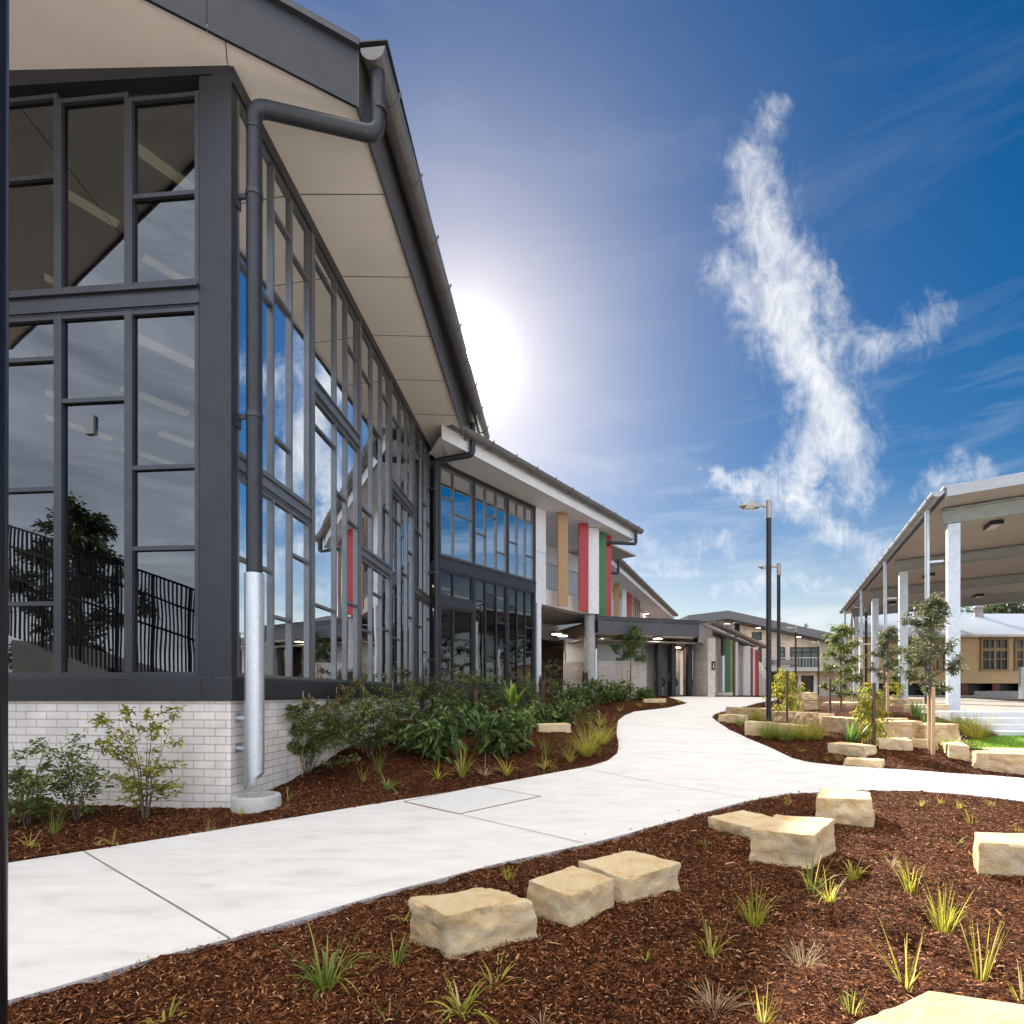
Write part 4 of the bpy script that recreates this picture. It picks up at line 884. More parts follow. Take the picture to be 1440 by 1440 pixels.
# ------------------------------------------------------------------ D: single storey toilet block
bD = thing('toilet_block', P(955, 980, 21.8), 'single-storey toilet block with dark flat fascia, open cubicles and colourful side fins', 'building')
f0 = P(841, 892, 20.3); f1 = P(983.5, 892, 21.6); D = Fr(f0.x, f0.y, math.atan2(f1.x-f0.x, f1.y-f0.y)); LD = (Vector(f1[:2])-Vector(f0[:2])).length
pn = mat('dark_fascia_panel', (.075, .075, .085), .5, 0, .06, 3)
mb = MB(D); mb.box(0, 1.35, 0, .06, 3.5, 4.12); mb.box(1.358, 2.75, 0, .06, 3.5, 4.12); mb.box(2.758, LD, 0, .06, 3.5, 4.12); mb.build('fascia', pn, bD)
mb = MB(D); mb.box(-.02, LD+.02, -.03, .1, 4.122, 4.16); mb.build('fascia_cap', M['frame'], bD)
S = Fr(f1.x, f1.y, R(34.5))   # right side of the block: u recedes, outside is -v
mb = MB(S); roofq = [f0, f1, S(12.2, 0, 0), S(12.2, 6, 0), D(0, 5, 0)]
mb.hexa([Vector((p.x, p.y, 3.97)) for p in roofq], [Vector((p.x, p.y, 4.05)) for p in roofq]); mb.build('roof', M['gut'], bD)
mb = MB(); q = [D(.02, .065, 0), D(LD-.02, .065, 0), D(LD+.3, 3.5, 0), D(.02, 4.2, 0)]; mb.hexa([Vector((p.x, p.y, 3.5)) for p in q], [Vector((p.x, p.y, 3.53)) for p in q]); mb.build('soffit', M['soffit'], bD)
# side gable panel under the gutter
sp_ = mat('grey_end_panel', (.3, .29, .28), .6)
mb = MB(S); mb.hexa([S(.03, -.0, 3.3), S(2.0, -.0, 3.2), S(2.0, .06, 3.2), S(.03, .06, 3.3)], [S(.03, 0, 4.0), S(2.0, 0, 4.0), S(2.0, .06, 4.0), S(.03, .06, 4.0)]); mb.build('end_panel', sp_, bD)
half_gutter(bD, S(-.1, -.3, 4.12), S(11.6, -.3, 3.98), -S.v, .16, M['gut'], .8)
# brick pier at the corner and side wall
pA = P(1003.5, 980, 21.9)
mb = MB(D); pu = (pA-D.o).dot(D.u); mb.box(pu-.19, pu+.17, .2, 1.2, .9, 3.495); mb.build('brick_pier', M['brick2'], bD)
mb = MB(S); mb.box(1.3, 11.5, .35, .6, .9, 3.9); mb.build('side_wall', M['brick2'], bD)
# toilet sign on the pier
mb = MB(D); mb.box(pu-.02, pu+.15, .18, .199, 2.2, 2.55); sg = mb.build('toilet_sign', M['black'], bD)
mb = MB(D); mb.box(pu+.045, pu+.085, .172, .179, 2.27, 2.42); mb.lathe(D(pu+.065, .17, 2.455), [(0, -.02), (.018, -.012), (.02, 0), (.014, .016), (0, .022)], 8); mb.build('figure_symbol', M['fwhite'], sg)
# cubicles
mb = MB(D); bu0 = (P(925, 980, 22)-D.o).dot(D.u); mb.box(bu0-3.5, pu-.2, 2.1, 2.3, .9, 3.495); mb.build('rear_wall', M['white'], bD)
dk = mat('charcoal_partition', (.02, .021, .026), .5)
def ub(px): return (P(px, 980, 22.3)-D.o).dot(D.u)
for i, px in enumerate((921, 944, 972)):
    u = ub(px); mb = MB(D); mb.box(u, u+.2, .9, 1.05, 1.12, 3.42); mb.build('partition_end', dk, bD)
    mb = MB(D); q = [(u+.05, 1.052), (u+.1, 1.052), (u+.62, 2.09), (u+.57, 2.09)] ; mb.hexa([D(a_, b_, 1.12) for a_, b_ in q], [D(a_, b_, 3.35) for a_, b_ in q]); mb.build('partition', M['brown'], bD)
    mb = MB(D); mb.box(u+.22, u+.44, 1.3, 1.5, 1.75, 2.1); dpn = mb.build('paper_dispenser', M['beige'], bD)
    mb = MB(D); c = D(u+.62, 1.7, 1.1); mb.lathe(c, [(.1, 0), (.12, .2), (.19, .38), (.2, .4), (.15, .4), (.1, .3)], 14); wc = mb.build('toilet_pan', M['fwhite'], bD, fixn=False)
    ring = [c+Vector((.0, .14, .62))+Vector((.2*math.cos(t*.42), .03*math.sin(t*.42), .22*math.sin(t*.42))) for t in range(16)]
    mb = MB(); mb.tube(ring, .035, 6, False); mb.build('seat', M['black'], wc)
mb = MB(D); mb.box(bu0-3.5, pu-.2, .5, 2.59, 3.3, 3.33); mb.build('inner_ceiling', M['ceil'], bD)
for px, py in ((925, 899), (969, 913)):
    Y = FPX*(3.5-EYE)/(HY-py+4); round_light(bD, P(px, py-4, Y) if px < 950 else D(ub(969), 1.6, 3.3), .2, lit=True)
# side pipes, fins and panels
def on_side(px, v):
    k = (px-CX)/FPX; o0 = S(0, v, 0); t_ = (k*o0.y-o0.x)/(S.u.x-k*S.u.y); return o0+S.u*t_
mb = MB(); c = on_side(1016.5, .1); mb.tube([c+Vector((0, 0, 3.9)), c+Vector((0, 0, 1.3))], .08, 12); pp = mb.build('downpipe', M['dark'], bD)
mb = MB(); mb.tube([c+Vector((0, 0, 3.0)), c+Vector((0, 0, 1.32))], .095, 12); mb.build('galvanised_sleeve', M['galv'], pp)
mb = MB(); mb.lathe((c.x, c.y, 0), [(0, 1.2), (.3, 1.2), (.36, 1.3), (.42, 1.3), (.44, .95)], 18); mb.build('pipe_footing', M['conc'], bD, fixn=False)
for px, wpx, m_ in ((1023, 6, 'green'), (1028, 3, 'tan'), (1030.8, 2, 'brown'), (1033, 1.6, 'green'), (1035.5, 3.5, 'fwhite'), (1050, 9.5, 'fwhite'), (1056.8, 2.8, 'red'), (1060, 2.8, 'fwhite'), (1062.6, 2.2, 'red'), (1065, 3.4, 'rust')):
    c = on_side(px, .02); ww = wpx/FPX*c.y; d = Vector((1, -.1, 0)).normalized(); n_ = Vector((-d.y, d.x, 0))*.04; q = [c-d*ww/2-n_, c+d*ww/2-n_, c+d*ww/2+n_, c-d*ww/2+n_]
    mb = MB(); mb.hexa([p+Vector((0, 0, 1.12)) for p in q], [p+Vector((0, 0, 3.9-.01*(c-S.o).length)) for p in q]); o = mb.build('fin', M[m_], bD); o['label'] = m_.replace('fwhite', 'white') + ' fin on the side wall'
mb = MB(S); mb.box(4.6, 5.5, .3, .349, 1.12, 3.2); mb.build('door', M['beige'], bD)
# rooftop vents
for px, py, h_, m_ in ((1023.5, 871, .55, 'galv'), (1036.5, 872, .6, 'black')):
    c = P(px, 885, 27); mb = MB(); mb.lathe((c.x, c.y, 0), [(0, 4.06), (.13, 4.06), (.13, 4.06+h_), (.18, 4.06+h_+.02), (.18, 4.06+h_+.12), (0, 4.06+h_+.16)], 12); mb.build('roof_vent', M[m_], bD, fixn=False)
# white panel standing above the roof
# ------------------------------------------------------------------ E: gabled brick building far behind
Yd = 50.0
def PD(px, py, dY=0): return P(px, py, Yd+dY)
bE = thing('gabled_building', PD(1130, 980), 'distant two-storey pale brick building with shallow dark gable roof and balcony', 'building')
E = Fr(PD(990, 980).x, Yd, R(90))
def eu(px): return (px-990)/FPX*Yd
def ez(py): return EYE + (HY-py)/FPX*Yd
mb = MB(E); pts = [(eu(965), .8), (eu(1222), .8), (eu(1222), ez(915)), (eu(1015), ez(871)), (eu(965), ez(874))]
mb.hexa([E(u, 0, z) for u, z in pts], [E(u, 8, z) for u, z in pts]); mb.build('wall', M['brick2'], bE)
mb = MB(E)
for (a, b) in (((960, 868.5), (1015, 862)), ((1015, 862), (1226, 908))):
    z0_, z1_ = ez(a[1]), ez(b[1]); q0, q1 = eu(a[0]), eu(b[0])
    mb.hexa([E(q0, -1.5, z0_-.72), E(q1, -1.5, z1_-.72), E(q1, 8, z1_-.72), E(q0, 8, z0_-.72)], [E(q0, -1.5, z0_), E(q1, -1.5, z1_), E(q1, 8, z1_), E(q0, 8, z0_)])
mb.build('roof', mat('grey_roof_fascia', (.12, .12, .13), .6), bE)
def ewin(x0, x1, y0, y1, edges=(), trans=()):
    return window(bE, E, 'u', eu(x0), eu(x1), ez(y1), ez(y0), [eu(x) for x in edges], [[ez(t) for t in trans]]*(len(edges)+1), .0, fw=.12, dep=.12, gm=M['glass2'], fm=M['dark'])
ewin(1057, 1071, 889, 900, (), (893, 896)); ewin(1066, 1071, 910, 931); ewin(1096, 1104, 910, 931, (), (917, 924)); ewin(1111, 1152, 910, 940, (1119, 1128, 1140), (917,))
mb = MB(E); mb.box(eu(1066), eu(1215), -1.6, -.05, ez(945), ez(939.5)); mb.build('balcony_slab', M['conc'], bE)
mb = MB(E)
for i in range(34): u = eu(1068)+i*.29; mb.box(u, u+.03, -1.55, -1.52, ez(939), ez(927))
mb.box(eu(1067), eu(1220), -1.57, -1.5, ez(927), ez(926)); mb.build('balcony_railing', M['mould'], bE)
mb = MB(E); mb.box(eu(1075), eu(1108), -1.7, -1.4, ez(936), ez(929.5)); mb.build('balcony_panel', M['gut'], bE)
mb = MB(E); mb.box(eu(1066), eu(1120), -.12, -.01, ez(975), ez(946)); mb.box(eu(1124), eu(1142), -.1, -.01, ez(975), ez(950)); mb.build('ground_floor_opening', M['black'], bE)
mb = MB(E); mb.box(eu(1110), eu(1145), -.3, -.13, ez(950), ez(945.5)); mb.box(eu(1142), eu(1146), -.3, -.13, ez(975), ez(950)); mb.box(eu(1120), eu(1124), -.3, -.13, ez(975), ez(950)); mb.build('door_surround', M['white'], bE)
for px, py in ((1066.5, 883.5), (1123, 896.5)):
    round_light(bE, PD(px, py-2, -1.0), .22)
# stair balustrade by the corner of the toilet block
sr = thing('stair_balustrade', P(1072, 980, 32), 'pale sloping stair balustrade at the far end of the path', 'railing')
a = P(1066, 930, 32.5); b = P(1081, 952, 32); mb = MB()
for i in range(9):
    p = a.lerp(b, i/8); mb.box(p.x-.02, p.x+.02, p.y-.02, p.y+.02, 1.1, p.z)
mb.bar(a, b, .08, .06); mb.build('railing', M['fwhite'], sr)
mb = MB(); mb.hexa([Vector((a.x, a.y+.1, 1.0)), Vector((b.x, b.y+.1, 1.0)), Vector((b.x, b.y+.15, 1.0)), Vector((a.x, a.y+.15, 1.0))], [Vector((a.x, a.y+.1, a.z-.15)), Vector((b.x, b.y+.1, b.z-.15)), Vector((b.x, b.y+.15, b.z-.15)), Vector((a.x, a.y+.15, a.z-.15))]); mb.build('infill_panel', M['white'], sr)
# ------------------------------------------------------------------ F: old weatherboard classroom
Yf = 29.0
bF = thing('timber_classroom', P(1330, 980, Yf), 'cream weatherboard classroom on brick piers with pale corrugated roof', 'building')
F = Fr(P(1213, 980, Yf).x, Yf, R(90))
def fu(px): return (px-1213)/FPX*Yf
def fz(py): return EYE + (HY-py)/FPX*Yf
fl = fu(1900)
FS = F
class FrS(Fr):
    def __init__(s, f): s.o, s.u, s.v = f.o, f.u, f.v + f.u*.56
F = FrS(F)
mb = MB(F); mb.box(0, fl, 0, 7, fz(961), fz(893)); mb.build('wall', M['board'], bF)
rz0, rz1 = fz(894.5), 1.22+(HY-863)/FPX*32.6
mb = MB(F); mb.hexa([F(-.35, -.5, rz0-.05), F(fl, -.5, rz0-.05), F(fl, 3.6, rz1-.05), F(-.35, 3.6, rz1-.05)], [F(-.35, -.5, rz0), F(fl, -.5, rz0), F(fl, 3.6, rz1), F(-.35, 3.6, rz1)])
mb.hexa([F(-.35, 3.602, rz1-.05), F(fl, 3.602, rz1-.05), F(fl, 7.5, rz0-.05), F(-.35, 7.5, rz0-.05)], [F(-.35, 3.602, rz1), F(fl, 3.602, rz1), F(fl, 7.5, rz0), F(-.35, 7.5, rz0)])
mb.build('roof', M['corr'], bF)
mb = MB(F); mb.add([F(-.01, .05, fz(893)), F(-.01, 6.9, fz(893)), F(-.01, 3.55, rz1-.1), F(.1, .05, fz(893)), F(.1, 6.9, fz(893)), F(.1, 3.55, rz1-.1)], [(0, 1, 2), (3, 5, 4), (0, 2, 5, 3), (1, 4, 5, 2)]); mb.build('gable_end', M['tan'], bF)
mb = MB(F); mb.box(-.4, fl, -.62, -.505, rz0-.1, rz0+.02); mb.build('gutter', M['fwhite'], bF)
for px in (1320, 1288):
    pass
def fwin(x0, x1):
    mb = MB(F); a_, b_ = fu(x0), fu(x1)
    for (u0, u1, z0_, z1_) in ((a_-.12, a_, fz(941), fz(900)), (b_, b_+.12, fz(941), fz(900)), (a_-.16, b_+.16, fz(943.5), fz(941)), (a_-.12, b_+.12, fz(900), fz(897))): mb.box(u0, u1, -.07, -.001, z0_+.002, z1_-.002)
    mid = (a_+b_)/2; q1, q2 = (a_+mid)/2, (mid+b_)/2
    for u, t in ((mid, .07), (q1, .025), (q2, .025)): mb.box(u-t, u+t, -.06, -.001, fz(941), fz(900))
    for z, t in ((fz(913.5), .09), (fz(927), .03)):
        for u0, u1 in ((a_, q1-.026), (q1+.026, mid-.071), (mid+.071, q2-.026), (q2+.026, b_)): mb.box(u0, u1, -.056, -.001, z-t, z+t)
    w_ = mb.build('window', M['fboard'], bF)
    mb = MB(F)
    for u0, u1 in ((a_, q1-.026), (q1+.026, mid-.071), (mid+.071, q2-.026), (q2+.026, b_)): mb.box(u0, u1, -.02, -.0015, fz(941), fz(900))
    mb.build('glass', M['glassd'], w_)
M['glassd'] = mat('dark_window_pane', (.03, .035, .035), .06, 0, .2, 2)
fwin(1382, 1415.5); fwin(1430, 1463); fwin(1277, 1287); fwin(1317, 1328)
for px in (1305, 1400):
    c = F(fu(px), 3.0, 0); zb_ = rz0+(rz1-rz0)*(3.5/4.1)
    mb = MB(); mb.lathe((c.x, c.y, zb_), [(.34, -.3), (.22, .1), (.2, .45), (.3, .5), (.2, .62), (0, .7)], 12); mb.build('roof_vent', mat('old_vent_metal', (.35, .28, .25), .6, .2), bF, fixn=False)
mb = MB(F)
for i in range(9): u = .2+i*1.7; mb = MB(F); mb.box(u, u+.4, .1, .5, .7, fz(961)); mb.build('brick_pier', M['brickred'], bF)
mb = MB(F); mb.box(.2, fl, .6, .65, .7, fz(961)-.01); mb.build('underfloor_lattice', M['black'], bF)
# low concrete kerb wall before the classroom
mb = MB(F); kx = fu(1356); mb.box(kx, fl, -1.9, -1.6, .7, fz(972)); mb.box(kx-9, fl, -2.4, -1.92, .7, fz(977.5)); mb.build('retaining_kerb', M['conc'], None)
tag(bpy.data.objects['retaining_kerb'], 'low grey concrete kerb along the front of the cream timber classroom', 'kerb')
# ------------------------------------------------------------------ G: open steel shelter at right
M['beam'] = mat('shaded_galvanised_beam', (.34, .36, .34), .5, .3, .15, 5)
sA = R(26.0); base0 = P(1340, 998, 13.3); H = Fr(base0.x, base0.y, sA)   # u recedes; inside is -v (right)
bH = thing('steel_shelter', H(0, 0, .8), 'open steel shelter with galvanised columns and beige underside of the roof at right', 'shelter')
def hu(px, v=0):
    k = (px-CX)/FPX; o0 = H(0, v, 0); return (k*o0.y-o0.x)/(H.u.x-k*H.u.y)
colu = [0.0, hu(1270), hu(1230.5), hu(1203.5)]
print('shelter columns', colu)
zE = EYE + (HY-737)/FPX*13.3    # top of column
uE = colu[-1]+1.6; u0 = -1.0; WR = 13
slope = .045
zr = lambda v: zE+.42+slope*(-v)
mb = MB(H); q = [(u0, .35), (uE, .35), (uE, -WR), (u0, -WR)]
mb.hexa([H(u, v, zr(v)) for u, v in q], [H(u, v, zr(v)+.03) for u, v in q]); mb.build('ceiling', M['shelter'], bH)
mb = MB(H); q = [(u0-.05, .42), (uE+.05, .42), (uE+.05, -WR), (u0-.05, -WR)]; mb.hexa([H(u, v, zr(v)+.20) for u, v in q], [H(u, v, zr(v)+.25) for u, v in q]); mb.build('roof', M['corr'], bH)
mb = MB(H); q = [(u0-.06, .36), (u0-.02, .36), (u0-.02, -WR), (u0-.06, -WR)]; mb.hexa([H(u, v, zr(v)-.01) for u, v in q], [H(u, v, zr(v)+.198) for u, v in q]); mb.build('barge_flashing', M['mould'], bH)
mb = MB(H); mb.box(u0, uE, .351, .38, zr(.35)-.02, zr(.35)+.17); mb.build('fascia', M['mould'], bH)
half_gutter(bH, H(u0-.02, .385, zr(.35)+.15), H(uE, .385, zr(.35)+.15), H.v, .13, M['mould'], .95)
for i, cu in enumerate(colu):
    w_ = .24; zg = tz(*H(cu, 0, 0)[:2])
    mb = MB(H); mb.box(cu-.012, cu+.012, -w_/2, w_/2, zg-.1, zE); mb.box(cu-.1, cu-.013, -w_/2, -w_/2+.02, zg-.1, zE); mb.box(cu+.013, cu+.1, -w_/2, -w_/2+.02, zg-.1, zE); mb.box(cu-.1, cu-.013, w_/2-.02, w_/2, zg-.1, zE); mb.box(cu+.013, cu+.1, w_/2-.02, w_/2, zg-.1, zE)
    mb.box(cu-.11, cu-.1005, -w_/2-.0, w_/2, zg-.1, zE-.01)
    cb = mb.build('column', M['galvp'], bH)
    mb = MB(H); mb.box(cu-.2, cu+.2, -.25, .25, zg-.05, zg+.03); mb.build('base_plate', M['galv'], cb)
    mb = MB(H); zb0 = zE
    for (du, t0, t1) in ((.1, 0, .03), (.1, .33, .36), (.012, .031, .329)):
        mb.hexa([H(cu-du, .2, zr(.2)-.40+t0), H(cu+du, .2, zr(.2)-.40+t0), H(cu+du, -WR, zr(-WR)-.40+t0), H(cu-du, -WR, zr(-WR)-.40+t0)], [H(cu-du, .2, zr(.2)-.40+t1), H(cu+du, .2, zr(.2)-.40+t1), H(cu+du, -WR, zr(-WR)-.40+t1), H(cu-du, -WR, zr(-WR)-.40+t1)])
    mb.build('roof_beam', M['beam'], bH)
    mb = MB(H); mb.tube([H(cu+.05, .5, zr(.35)+.05), H(cu+.05, .5, zE-.1), H(cu+.05, .42, zE-.5), H(cu+.05, .42, zg)][0:2]+[H(cu+.05, .5, zg)], .05, 12); dpp = mb.build('downpipe', M['galvp'], bH)
    mb = MB(H); mb.tube([H(cu+.05, .5, zg+1.3), H(cu+.05, .5, zg)], .062, 12); mb.build('pipe_sleeve', M['gut'], dpp)
    for z in (zE-2.0, zE-.9):
        mb = MB(H); mb.box(cu+.03, cu+.07, .17, .45, z, z+.05); mb.build('pipe_bracket', M['galv'], dpp)
    # far row of columns
    mb = MB(H); mb.box(cu-.1, cu+.1, -WR+.3, -WR+.5, .7, zr(-WR)-.4); mb.build('column', M['galvp'], bH)
for px, py in ((1397, 735), (1306, 807.5), (1254, 846.5), (1376, 836)):
    # on the ceiling plane
    k = Vector(((px-CX)/FPX, 1, (HY-py)/FPX)); best = min((abs(EYE+k.z*t - zr((k*t-H.o+Vector((0, 0, 0))).dot(H.v))), t) for t in np.arange(10, 40, .05))
    p = Vector((0, 0, EYE))+k*best[1]; p.z -= .02
    mb = MB(Fr(p.x, p.y, sA)); mb.box(-.3, .3, -.14, .14, p.z-.1, p.z); b_ = mb.build('flood_light', M['black'], bH, bevel=.01)
    mb = MB(Fr(p.x, p.y, sA)); mb.box(-.25, -.02, -.11, .11, p.z-.108, p.z-.101); mb.box(.02, .25, -.11, .11, p.z-.108, p.z-.101); mb.build('lens', M['diff'], b_)
# ================================================================== ROCKS
from mathutils import noise as mn
def rock(label, F, R_, L=None, depth=.4, h=.2, m='stone', group=None, seed=0, world=False, skew=0.0, taper=.06, rough=.012, corners=None):
    rr = random.Random(seed*7+3)
    if corners: c = [Vector((x, y, 0)) for x, y in corners]
    else:
        f = G(*F); r = G(*R_)
        if L is None:
            d = Vector((r.x-f.x, r.y-f.y, 0)).normalized(); l = f + Vector((-d.y, d.x, 0))*depth + d*skew
        elif world: l = f + Vector((L[0], L[1], 0))
        else: l = G(*L)
        c = [f, r, r+l-f, l]
    zg = min(tz(p.x, p.y) for p in c); cen = sum((Vector((p.x, p.y, 0)) for p in c), Vector())/4
    zb = zg-.08; zt = max(tz(c[0].x, c[0].y), tz(c[1].x, c[1].y)) + h
    cj = [Vector((p.x, p.y, 0)) + Vector((rr.uniform(-.012, .012), rr.uniform(-.012, .012), 0)) for p in c]
    # closed grid box of 14x10x8 mapped onto the four corners
    size = max((c[1]-c[0]).length, (c[3]-c[0]).length)
    nu, nv, nw = max(8, int((c[1]-c[0]).length/.018)), max(8, int((c[3]-c[0]).length/.018)), max(6, int((zt-zb)/.018))
    nu, nv, nw = min(nu, 60), min(nv, 40), min(nw, 20)
    bm = bmesh.new(); idx = {}
    tops = [rr.uniform(-.02, .015) for _ in range(4)]
    off = Vector((seed*3.7, seed*1.3, 0))
    def pos(i, j, k):
        u, v, w = i/nu, j/nv, k/nw
        # round the edges
        e = .5*.05/max(.2, size)
        p = cj[0]*(1-u)*(1-v) + cj[1]*u*(1-v) + cj[2]*u*v + cj[3]*(1-u)*v
        tp = tops[0]*(1-u)*(1-v) + tops[1]*u*(1-v) + tops[2]*u*v + tops[3]*(1-u)*v
        q = cen + (p-cen)*(1 - taper*w + .02*math.sin(3*w+seed))
        z = zb + (zt+tp-zb)*w
        P_ = Vector((q.x, q.y, z))
        # chisel chamfer: pull in where two faces meet
        nb = (u in (0, 1)) + (v in (0, 1)) + (k == nw)
        n1 = mn.fractal(P_*4+off, 1, 2, 4); n2 = mn.noise(P_*14+off)
        side = (u in (0, 1)) or (v in (0, 1))
        dirc = (q-cen).normalized() if side else Vector((0, 0, 0))
        amp = rough*1.9 if side else rough*.2
        n3 = mn.noise(P_*38+off)
        P_ += (dirc*(n1*amp + n2*amp*.5 + n3*amp*.22)) + Vector((0, 0, (n1*rough*.22+n2*rough*.1) if k == nw else 0))
        if nb >= 2:
            ch = .003 + .012*max(0, mn.noise(P_*11+off))
            P_ -= dirc*ch*.8
            if k == nw: P_.z -= ch*.8
        return P_
    def vert(i, j, k):
        if (i, j, k) not in idx: idx[(i, j, k)] = bm.verts.new(pos(i, j, k))
        return idx[(i, j, k)]
    for i in range(nu):
        for j in range(nv): bm.faces.new((vert(i, j, nw), vert(i+1, j, nw), vert(i+1, j+1, nw), vert(i, j+1, nw)))
        for k in range(nw):
            bm.faces.new((vert(i, 0, k), vert(i+1, 0, k), vert(i+1, 0, k+1), vert(i, 0, k+1))); bm.faces.new((vert(i+1, nv, k), vert(i, nv, k), vert(i, nv, k+1), vert(i+1, nv, k+1)))
    for j in range(nv):
        for k in range(nw):
            bm.faces.new((vert(0, j+1, k), vert(0, j, k), vert(0, j, k+1), vert(0, j+1, k+1))); bm.faces.new((vert(nu, j, k), vert(nu, j+1, k), vert(nu, j+1, k+1), vert(nu, j, k+1)))
    bmesh.ops.recalc_face_normals(bm, faces=bm.faces)
    loc = Vector((cen.x, cen.y, zg))
    for v in bm.verts: v.co -= loc
    me = bpy.data.meshes.new('sandstone_block'); bm.to_mesh(me); bm.free(); me.materials.append(M[m])
    for p in me.polygons: p.use_smooth = True
    try: me.set_sharp_from_angle(angle=R(28))
    except Exception: pass
    o = bpy.data.objects.new('sandstone_block', me); COL.objects.link(o); o.location = loc
    tag(o, label, 'stone block', group); return o
GA = 'cut sandstone blocks in the front bed'; GB = 'sandstone blocks terracing the right-hand garden'
rock('rough-topped sandstone block, nearest of three in a row beside the path', (632,1347), (755,1319), (572,1320), h=.2, group=GA, seed=1, rough=.02)
rock('middle sandstone block of the row of three beside the path', None, None, corners=[(.305, 2.79), (.575, 3.06), (.37, 3.27), (.05, 3.05)], h=.185, group=GA, seed=2)
rock('farthest sandstone block of the row of three, with broad flat top', (878,1277), (964,1254), (-.24,.30), h=.17, world=True, group=GA, seed=3)
rock('tall sunlit sandstone block with sawn right face in the middle of the front bed', (1145,1222), (1178,1197), (1052,1212), h=.25, group=GA, seed=4)
rock('low flat sandstone block tucked behind the tall sunlit one', (993,1166), (1062,1184), None, depth=.5, h=.12, group=GA, seed=5)
rock('sandstone block at the edge of the path junction, farthest in the front bed', (1147,1158), (1228,1163), (1152,1142), h=.25, group=GA, seed=6)
rock('sandstone block with dark stain cut by the right edge of the frame', (1370,1231), (1470,1233), (.30,.38), world=True, h=.21, group=GA, seed=7, m='stone')
rock('large flat sandstone slab cropped by the bottom edge at right', None, None, corners=[(.70, 1.50), (1.9, 1.2), (2.2, 1.66), (1.47, 1.95)], h=.175, group=GA, seed=8, taper=.02)
rks = [((1334,1068),(1366,1072),None,.9,.22,'stone','brown sandstone block pointing back along the lawn edge',0),
 ((1368,1080),(1475,1094),None,.45,.23,'stone2','large brown sandstone block at right edge beside the path branch',0),
 ((1398,1063),(1480,1066),None,.3,.1,'stone','pale sandstone block behind the large brown one at right edge',0),
 ((1236,1054),(1284,1057),None,.45,.18,'stone','rounded pale sandstone block left of the slender staked tree',0),
 ((1282,1051),(1318,1055),None,.4,.14,'stone','pale flat sandstone block directly behind the slender tree stake',0),
 ((1231,1040),(1300,1044),None,.55,.33,'stone2','long chisel-marked sandstone wall block left of the slender tree trunk',0),
 ((1300,1046),(1353,1047),None,.6,.33,'stone2','squared grey-faced sandstone wall block right of the slender tree trunk',0),
 ((1249,1022),(1263,1024),None,.4,.14,'stone','small sandstone block on the upper mulch, left of a pair',0),
 ((1263,1025),(1279,1022),None,.45,.17,'stone','small tilted sandstone block on the upper mulch, right of a pair',0),
 ((1163,1057),(1216,1066),None,.4,.15,'stone','sandstone block in front of the sword-leaved plant',0),
 ((1186,1075),(1241,1081),None,.22,.11,'stone','thin low sandstone kerb block closest to the path in the right bed',0),
 ((1019,1008),(1082,1013),None,.4,.26,'stone2','long striped sandstone block at the left end of the upper row',0),
 ((1085,1014),(1152,1024),None,.4,.25,'stone2','long pale-topped sandstone block behind the near lamp post',0),
 ((1153,1027),(1223,1040),None,.4,.27,'stone2','long sandstone block behind the sword-leaved plant',0),
 ((1009,1015),(1040,1018),None,.3,.2,'stone','short yellow sandstone block at the tip of the right bed by the path',0),
 ((1046,1033),(1086,1036),None,.35,.27,'stone','yellow sandstone block left of the near lamp post foot',0),
 ((1088,1031),(1122,1036),None,.3,.2,'stone','sandstone block half hidden in grass right of the lamp post foot',0),
 ((1132,999),(1151,998),None,.5,.22,'stone2','sandstone block on the upper terrace beside the weeping sapling',0),
 ((1155,993),(1216,995),None,.5,.13,'stone2','low long sandstone edging on the upper terrace',0),
 ((1187,988),(1214,989),None,.6,.3,'stone','rough sandstone boulder at the foot of the shelter columns',0),
 ((1127,985),(1150,985),None,.6,.3,'stone','brown sandstone boulder at the far end of the upper terrace',0),
 ((1250,993),(1274,994),None,.6,.22,'stone','sandstone block behind the small olive sapling',0),
 ((1313,1001),(1336,1001),None,.5,.18,'stone','pale sandstone block at the base of the nearest shelter column',0),
 ((1296,1004),(1314,1003),None,.4,.22,'stone','yellow sandstone block just left of the nearest shelter column',0)]
for i, (f, r, l, d, h, m, lb, sk) in enumerate(rks): rock(lb, f, r, l, depth=d, h=h, m=m, group=GB, seed=20+i)
rock('small squared sandstone block half buried among shrubs in the left bed', (757,1030), (804,1030), None, depth=.3, h=.17, seed=60)
rock('small flat sandstone block at the foot of the low brick wall', (905,988), (938,988), None, depth=.3, h=.13, seed=61)
